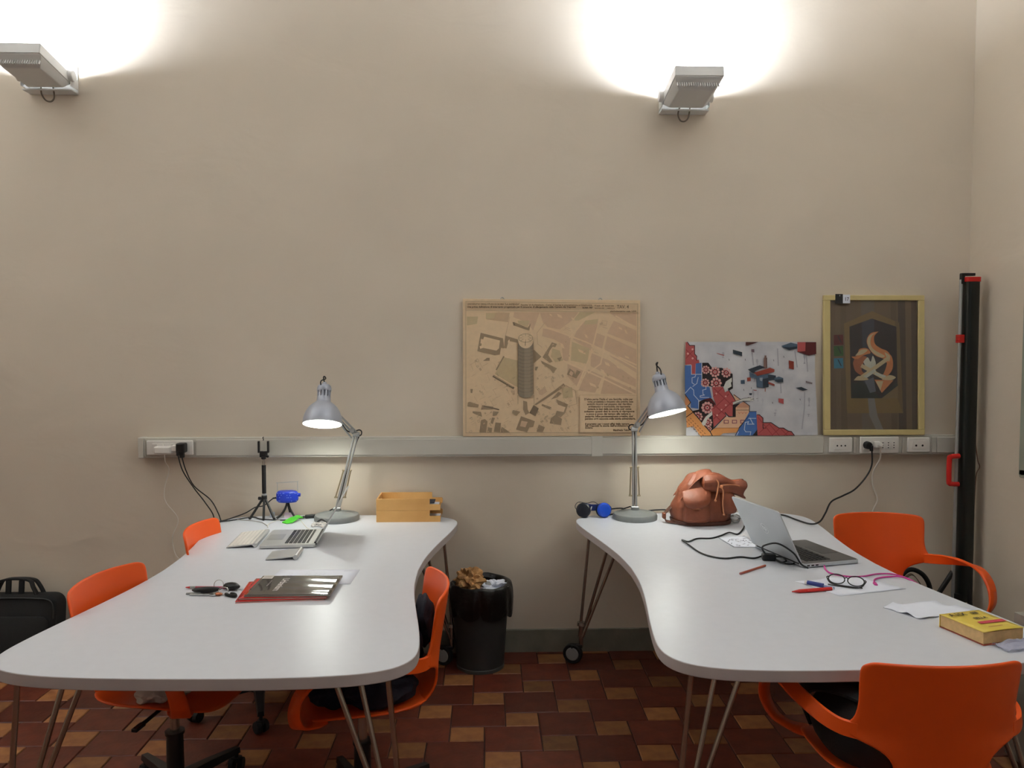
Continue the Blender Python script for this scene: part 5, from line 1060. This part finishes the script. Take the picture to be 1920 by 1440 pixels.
# spectacles
t = thing('spectacles', 'thin dark-framed spectacles lying open on the white sheet', 'spectacles', (1.312, -1.325, TZ + .003), rad(-30))
tl = Matrix.Rotation(rad(-38), 4, 'X')
for s in (-1, 1):
    def sp3(k, r): return tl @ Vector((s * .033 + .028 * r * math.cos(2 * PI * k / 20), 0, .021 + .0185 * r * math.sin(2 * PI * k / 20)))
    obj('rim', B().tube([sp3(k, 1) for k in range(21)], .0021, 6, 2), M_black, t)
    obj('lens', B().rings([[sp3(k, .97) + Vector((0, y, 0)) for k in range(20)] for y in (-.0006, .0006)]), clear_mat('clear_lens', (.9, .9, .9, 1), .03), t)
    hg = tl @ Vector((s * .062, 0, .028))
    obj('temple', B().tube([hg, hg + Vector((s * .004, -.008, -.004)), Vector((s * .045, -.020 - .006 * s, .004)), Vector((-s * .02, -.026 - .006 * s, .003)), Vector((-s * .058, -.022 - .004 * s, .003))], .0022, 6), M_black, t)
obj('bridge', B().tube([tl @ Vector((-.006, 0, .026)), tl @ Vector((0, 0, .031)), tl @ Vector((.006, 0, .026))], .0018, 6), M_black, t)
# yellow book
t = thing('yellow_book', 'thick yellow paperback with red stripe on the right edge of right desk', 'book', (1.508, -1.815, TZ), rad(14))
obj('page_block', B().box((0, .001, .021), (.148, .160, .034)), mat('yellowed_pages', rgb(222, 186, 132), .8, var=.08, scale=70), t)
cov = mat('yellow_cover', rgb(234, 206, 92), .35, var=.03)
b = B(); b.grid(lambda u, v: Vector(((u - .5) * .152, (v - .5) * .166, .040 + .003 * (1 - v) * math.sin(u * PI))), 8, 8); fc = obj('front_cover', b, cov, t, solid=.001)
obj('back_cover', B().box((0, 0, .0015), (.152, .166, .0016)), mat('red_brown_cover', rgb(186, 96, 76), .5), t); obj('spine', B().box((0, .0825, .020), (.152, .002, .040)), cov, t)
A = Art(); A.z = .0445
A.text(ink(50, 44, 40), 'A HX', (-.064, .046), .030, .062, .0006); A.text(ink(60, 56, 44), 'III', (.018, .048), .022, .022, .001); A.text(ink(56, 50, 40), 'SELLA', (-.012, .008), .018, .048, .0007); A.poly(ink(196, 70, 82), [(-.030, -.030), (.066, -.030), (.066, -.012), (-.030, -.012)]); A.stroke(ink(196, 120, 82), [(-.03, -.056), (.02, -.056)], .003)
A.build('printed_cover', fc)
t = thing('clear_wrapper', 'crumpled clear bluish plastic wrapper before the yellow book', 'wrapper', (1.555, -1.925, TZ), rad(12))
b = B(); b.grid(lambda u, v: Vector(((u - .5) * .14, (v - .5) * .06, .004 + .018 * abs(noise.noise(Vector((u * 4, v * 3, 1)))) + .006 * u)), 20, 10); obj('film', b, clear_mat('bluish_clear_film', rgb(214, 216, 236), .45, .2), t, solid=.0006)

# ------------------------------------------------------------------ waste bin with liner and rubbish
t = thing('waste_bin', 'charcoal round waste bin with black liner standing between the desks', 'bin', (-.035, -.185, 0))
obj('bucket', B().lathe([(0, .004), (.112, .004), (.118, .0), (.121, .012), (.120, .02), (.146, .405), (.150, .415), (.146, .415), (.116, .03), (0, .03)], 40), M_bin, t)
obj('base_ring', B().lathe([(.110, -.0), (.1205, .0), (.1225, .016), (.1195, .02), (.110, .012)], 40, cap=False), mat('grey_bin_foot', rgb(84, 86, 84), .6), t)
b = B()
def skirt(u, v):
    a = u * 2 * PI; zc = [.415, .430, .436, .425, .38, .33, .275][int(round(v * 6))]; r = [.125, .134, .147, .156, .159, .158, .152][int(round(v * 6))]
    fx = .017 * noise.noise(Vector((math.cos(a) * 3.4, math.sin(a) * 3.4, v * 2.4))) * (0.5 + 1.3 * v)
    z = zc + (.016 * noise.noise(Vector((math.cos(a) * 1.6, math.sin(a) * 1.6, 5))) + (.035 * noise.noise(Vector((math.cos(a) * 2.2, math.sin(a) * 2.2, 9))) if v > .9 else 0))
    return Vector(((r + fx) * math.cos(a), (r + fx) * math.sin(a), z))
b.grid(skirt, 60, 6); bmesh.ops.remove_doubles(b.bm, verts=b.bm.verts, dist=.0005)
b.grid(lambda u, v: Vector((([.125, .118, .11][int(round(v * 2))] + .006 * noise.noise(Vector((math.cos(u * 2 * PI) * 4, math.sin(u * 2 * PI) * 4, v)))) * math.cos(u * 2 * PI), [.125, .118, .11][int(round(v * 2))] * math.sin(u * 2 * PI), [.415, .36, .28][int(round(v * 2))])), 60, 2)
obj('bin_liner', b, M_bag_liner, t, sub=1, ang=180)
def crumple(name, label, cat, c, r, m, seed, amp=.45, n=3, freq=2.6):
    return tag(obj(name, B().blob(c, r, amp, freq, seed, n), m, ang=20), label, cat)
crumple('crumpled_kraft_paper', 'crumpled brown paper bag sticking up out of the waste bin', 'paper bag', (-.085, -.19, .435), (.072, .058, .066), M_kraft, 4, .55, 4, 3.4)
crumple('crumpled_paper', 'crumpled white paper lying on top of the waste bin', 'paper', (.035, -.225, .412), (.062, .05, .034), M_paper, 6, .7, 4, 3.2)
t = thing('crushed_bottle', 'crushed clear plastic bottle between the papers in the waste bin', 'bottle', (-.02, -.20, .405), rot=(rad(60), 0, rad(30)))
obj('bottle_body', B().lathe([(0, -.08), (.026, -.08), (.03, -.06), (.026, -.03), (.031, 0), (.027, .02), (.012, .04), (.012, .05), (0, .05)], 24), clear_mat('clear_bottle_plastic', rgb(214, 222, 228), .25, .08), t); obj('bottle_cap', B().cyl((0, 0, .05), (0, 0, .062), .014, n=18), M_hub, t)

# ------------------------------------------------------------------ bags and cloths
t = thing('laptop_bag', 'black laptop bag leaning on the back wall at the far left', 'bag', (-2.385, -.135, 0), rot=(rad(-7), 0, 0))
b = B()
for y, k in ((-.055, .93), (-.048, .985), (-.02, 1), (.02, 1), (.048, .985), (.055, .93)):
    b.rings([[]]) if False else None
rs = []
for y, k in ((-.060, .90), (-.052, .975), (-.03, 1), (.03, 1), (.052, .975), (.060, .90)):
    q = []
    for cx, cz, a0 in ((.175, .315, 0), (-.175, .315, 90), (-.175, .05, 180), (.175, .05, 270)):
        q += [Vector(((cx + .052 * math.cos(rad(a0 + j * 18))) * k, y + (.006 * noise.noise(Vector((cx * 9, cz * 9, y * 20)))), .185 + (cz + .052 * math.sin(rad(a0 + j * 18)) - .185) * k)) for j in range(6)]
    rs.append(q)
obj('bag_body', B().rings(rs), M_fabric_black, t)
pk = [[Vector((p.x * .86, y, .02 + p.z * .66)) for p in rs[2]] for y in (-.056, -.070, -.074)]; pk[2] = [Vector((p.x * .95, p.y, .15 + (p.z - .15) * .95)) for p in pk[2]]
obj('front_pocket', B().rings(pk), M_fabric_black, t)
obj('zip_line', B().tube([(-.19, -.062, .335), (-.1, -.064, .352), (.1, -.064, .352), (.2, -.062, .335), (.215, -.06, .25)], .003, 6), mat('dark_grey_zip', rgb(40, 44, 46), .4), t)
for y in (-.03, .03):
    obj('handle', B().ribbon([(-.125, y, .345), (-.105, y, .40), (-.075, y * .6, .432), (0, y * .4, .440), (.07, y * .6, .432), (.095, y, .40), (.125, y, .345)], [(0, .028, 0)] * 7, .010, 5), M_fabric_black, t)
for x in (-.035, .03): obj('grip_wrap', B().box((x, -.018, .392), (.026, .014, .085)), M_fabric_black, t, bevel=.004)

def lumps(bm, items, seed):
    for k, (c, r, a) in enumerate(items): bm.blob(c, r, a, 2.2, seed + k, 4)
    return bm
t = thing('navy_coat', 'dark navy coat heaped on the seat of the armchair between the desks', 'coat', (-.425, -1.50, 0), rad(99))
cf = obj('coat_body', lumps(B(), [((.03, -.04, .555), (.19, .15, .115), .25), ((.03, -.13, .60), (.17, .07, .12), .25), ((-.08, -.05, .50), (.12, .13, .06), .3), ((-.03, .09, .475), (.11, .08, .04), .3), ((.12, .02, .50), (.09, .13, .06), .3)], 3), M_navy, t)
for v in cf.data.vertices:
    v.co.z = max(v.co.z, .452 + .03 * max(0, abs(v.co.x) - .14) / .1)
obj('coat_collar', B().blob((.03, -.215, .675), (.075, .035, .085), .25, 2, 12, 4), M_navy, cf)
obj('coat_sleeve', B().tube([(.08, -.19, .66), (.13, -.12, .60), (.17, .02, .52), (.15, .13, .485), (.08, .15, .48)], lambda u: .038 - .010 * u, 14, 6), M_fabric_black, cf)
t = thing('black_backpack', 'black backpack on the seat of the armchair before the right desk', 'backpack', (1.165, -1.93, 0))
def rr_(z, hw, y0, y1, p=3.2): return [Vector((math.copysign(abs(math.cos(a)) ** (2 / p), math.cos(a)) * hw, (y0 + y1) / 2 + math.copysign(abs(math.sin(a)) ** (2 / p), math.sin(a)) * (y1 - y0) / 2, z)) for a in [2 * PI * i / 32 for i in range(32)]]
obj('bag_body', B().rings([rr_(.465, .18, -.17, .06), rr_(.475, .205, -.185, .08), rr_(.53, .236, -.19, .09), rr_(.60, .236, -.185, .08), rr_(.655, .17, -.17, .06), rr_(.68, .13, -.14, .03)]), M_fabric_black, t, sub=1)
obj('front_pocket', B().rings([rr_(.475, .12, .06, .115), rr_(.49, .13, .06, .125), rr_(.58, .13, .06, .12), rr_(.60, .11, .06, .105)]), M_fabric_black, t, sub=1)
obj('carry_loop', B().ribbon([(-.06, -.11, .672), (-.05, -.11, .69), (0, -.11, .697), (.05, -.11, .69), (.06, -.11, .672)], [(0, .02, 0)] * 5, .006, 4), M_fabric_black, t)
obj('shoulder_strap', B().ribbon([(-.14, -.14, .66), (-.205, -.08, .672), (-.235, .0, .64), (-.225, .06, .56), (-.20, .08, .50)], [(.0, .045, .02)] * 5, .012, 5), M_fabric_black, t)
tag(obj('crumpled_cloth', B().blob((-1.10, -1.545, .482), (.058, .07, .036), .4, 2.2, 21, 4).blob((-1.03, -1.49, .480), (.045, .05, .032), .4, 2.2, 23, 4), mat('white_cloth', rgb(226, 216, 204), .9, var=.03)), 'crumpled white cloth on the seat of the armchair under left desk', 'cloth')
t = thing('black_tote', 'black bag with a curved handle on the floor behind the right armchair', 'bag', (2.135, -.30, 0))
obj('bag_body', B().rings([rr_(.0, .14, -.06, .06), rr_(.012, .155, -.07, .07), rr_(.2, .16, -.07, .07), rr_(.30, .15, -.05, .05), rr_(.315, .13, -.03, .03)]), M_fabric_black, t, sub=1)
obj('handle', B().tube([(-.12, 0, .30), (-.10, 0, .42), (-.06, 0, .485), (-.02, 0, .505), (.03, 0, .485), (.065, 0, .44), (.08, 0, .38), (.085, 0, .30)], .0115, 12), M_fabric_black, t)
obj('strap', B().ribbon([(-.05, .02, .31), (-.06, .02, .42), (-.01, .02, .475), (.04, .02, .42), (.06, .02, .36), (.07, .02, .31)], [(0, .016, .006)] * 6, .003, 5), mat('brown_grey_strap', rgb(96, 80, 62), .7), t)
M_cab = mat('grey_painted_cabinet', rgb(150, 146, 138), .6, var=.05)
# low cabinet with books at the right edge
t = thing('low_cabinet', 'low grey cabinet against the right wall, mostly hidden by the right desk', 'cabinet', (2.28, -1.44, 0))
obj('carcass', B().box((0, 0, .255), (.46, .60, .49)), M_cab, t, bevel=.003); obj('top_panel', B().box((-.005, 0, .51), (.49, .63, .022)), M_cab, t, bevel=.002)
for s in (-1, 1):
    d = obj('door', B().box((-.238, s * .148, .26), (.018, .288, .44)), M_cab, t, bevel=.002); obj('knob', B().cyl((-.246, s * .03, .3), (-.27, s * .03, .3), .012, .015, 16), M_steel, d)
    obj('foot', B().box((-.18, s * .25, .005), (.05, .05, .012)), M_black, t)
def flatbook(label, loc, rz, dx, dy, th, m):
    t = thing('book', label, 'book', loc, rz, None)
    obj('page_block', B().box((.002, 0, th / 2), (dx - .006, dy - .008, th - .006)), mat('grey_white_pages', rgb(206, 200, 188), .8, var=.05, scale=80), t, smooth=False)
    for z in (.0015, th - .0015): obj('cover_board', B().box((0, 0, z), (dx, dy, .003)), m, t, bevel=.0008)
    obj('spine', B().box((-dx / 2, 0, th / 2), (.004, dy, th)), m, t, bevel=.001)
flatbook('grey book with dark pattern lowest of the pile at the right picture edge', (2.19, -1.27, .521), rad(8), .26, .22, .066, mat('grey_book_cover', rgb(176, 170, 160), .5, col2=rgb(140, 134, 126), scale=14))
flatbook('brown book topmost of the pile at the right picture edge', (2.235, -1.24, .5872), rad(-6), .24, .19, .04, mat('brown_book_cover', rgb(120, 96, 70), .5, var=.06))

# repeats of one kind share a group phrase
for base, phrase in (('work_desk', 'white waisted desks'), ('swivel_armchair', 'orange swivel armchairs round the desks'), ('wall_uplight', 'floodlight uplights on the walls'), ('desk_lamp', 'articulated lamps on the desks'), ('letter_tray', 'stacked plywood letter trays'), ('magazine', 'fanned magazines on the left desk'), ('laptop', 'open laptops on the desks'), ('book', 'books piled at the right edge'), ('paper_sheet', 'white sheets on the desks'), ('black_cable', 'black cables on desks and wall'), ('white_cable', 'thin white cables')):
    for o in scene.objects:
        if o.parent is None and o.name.split('.')[0] == base: o['group'] = phrase
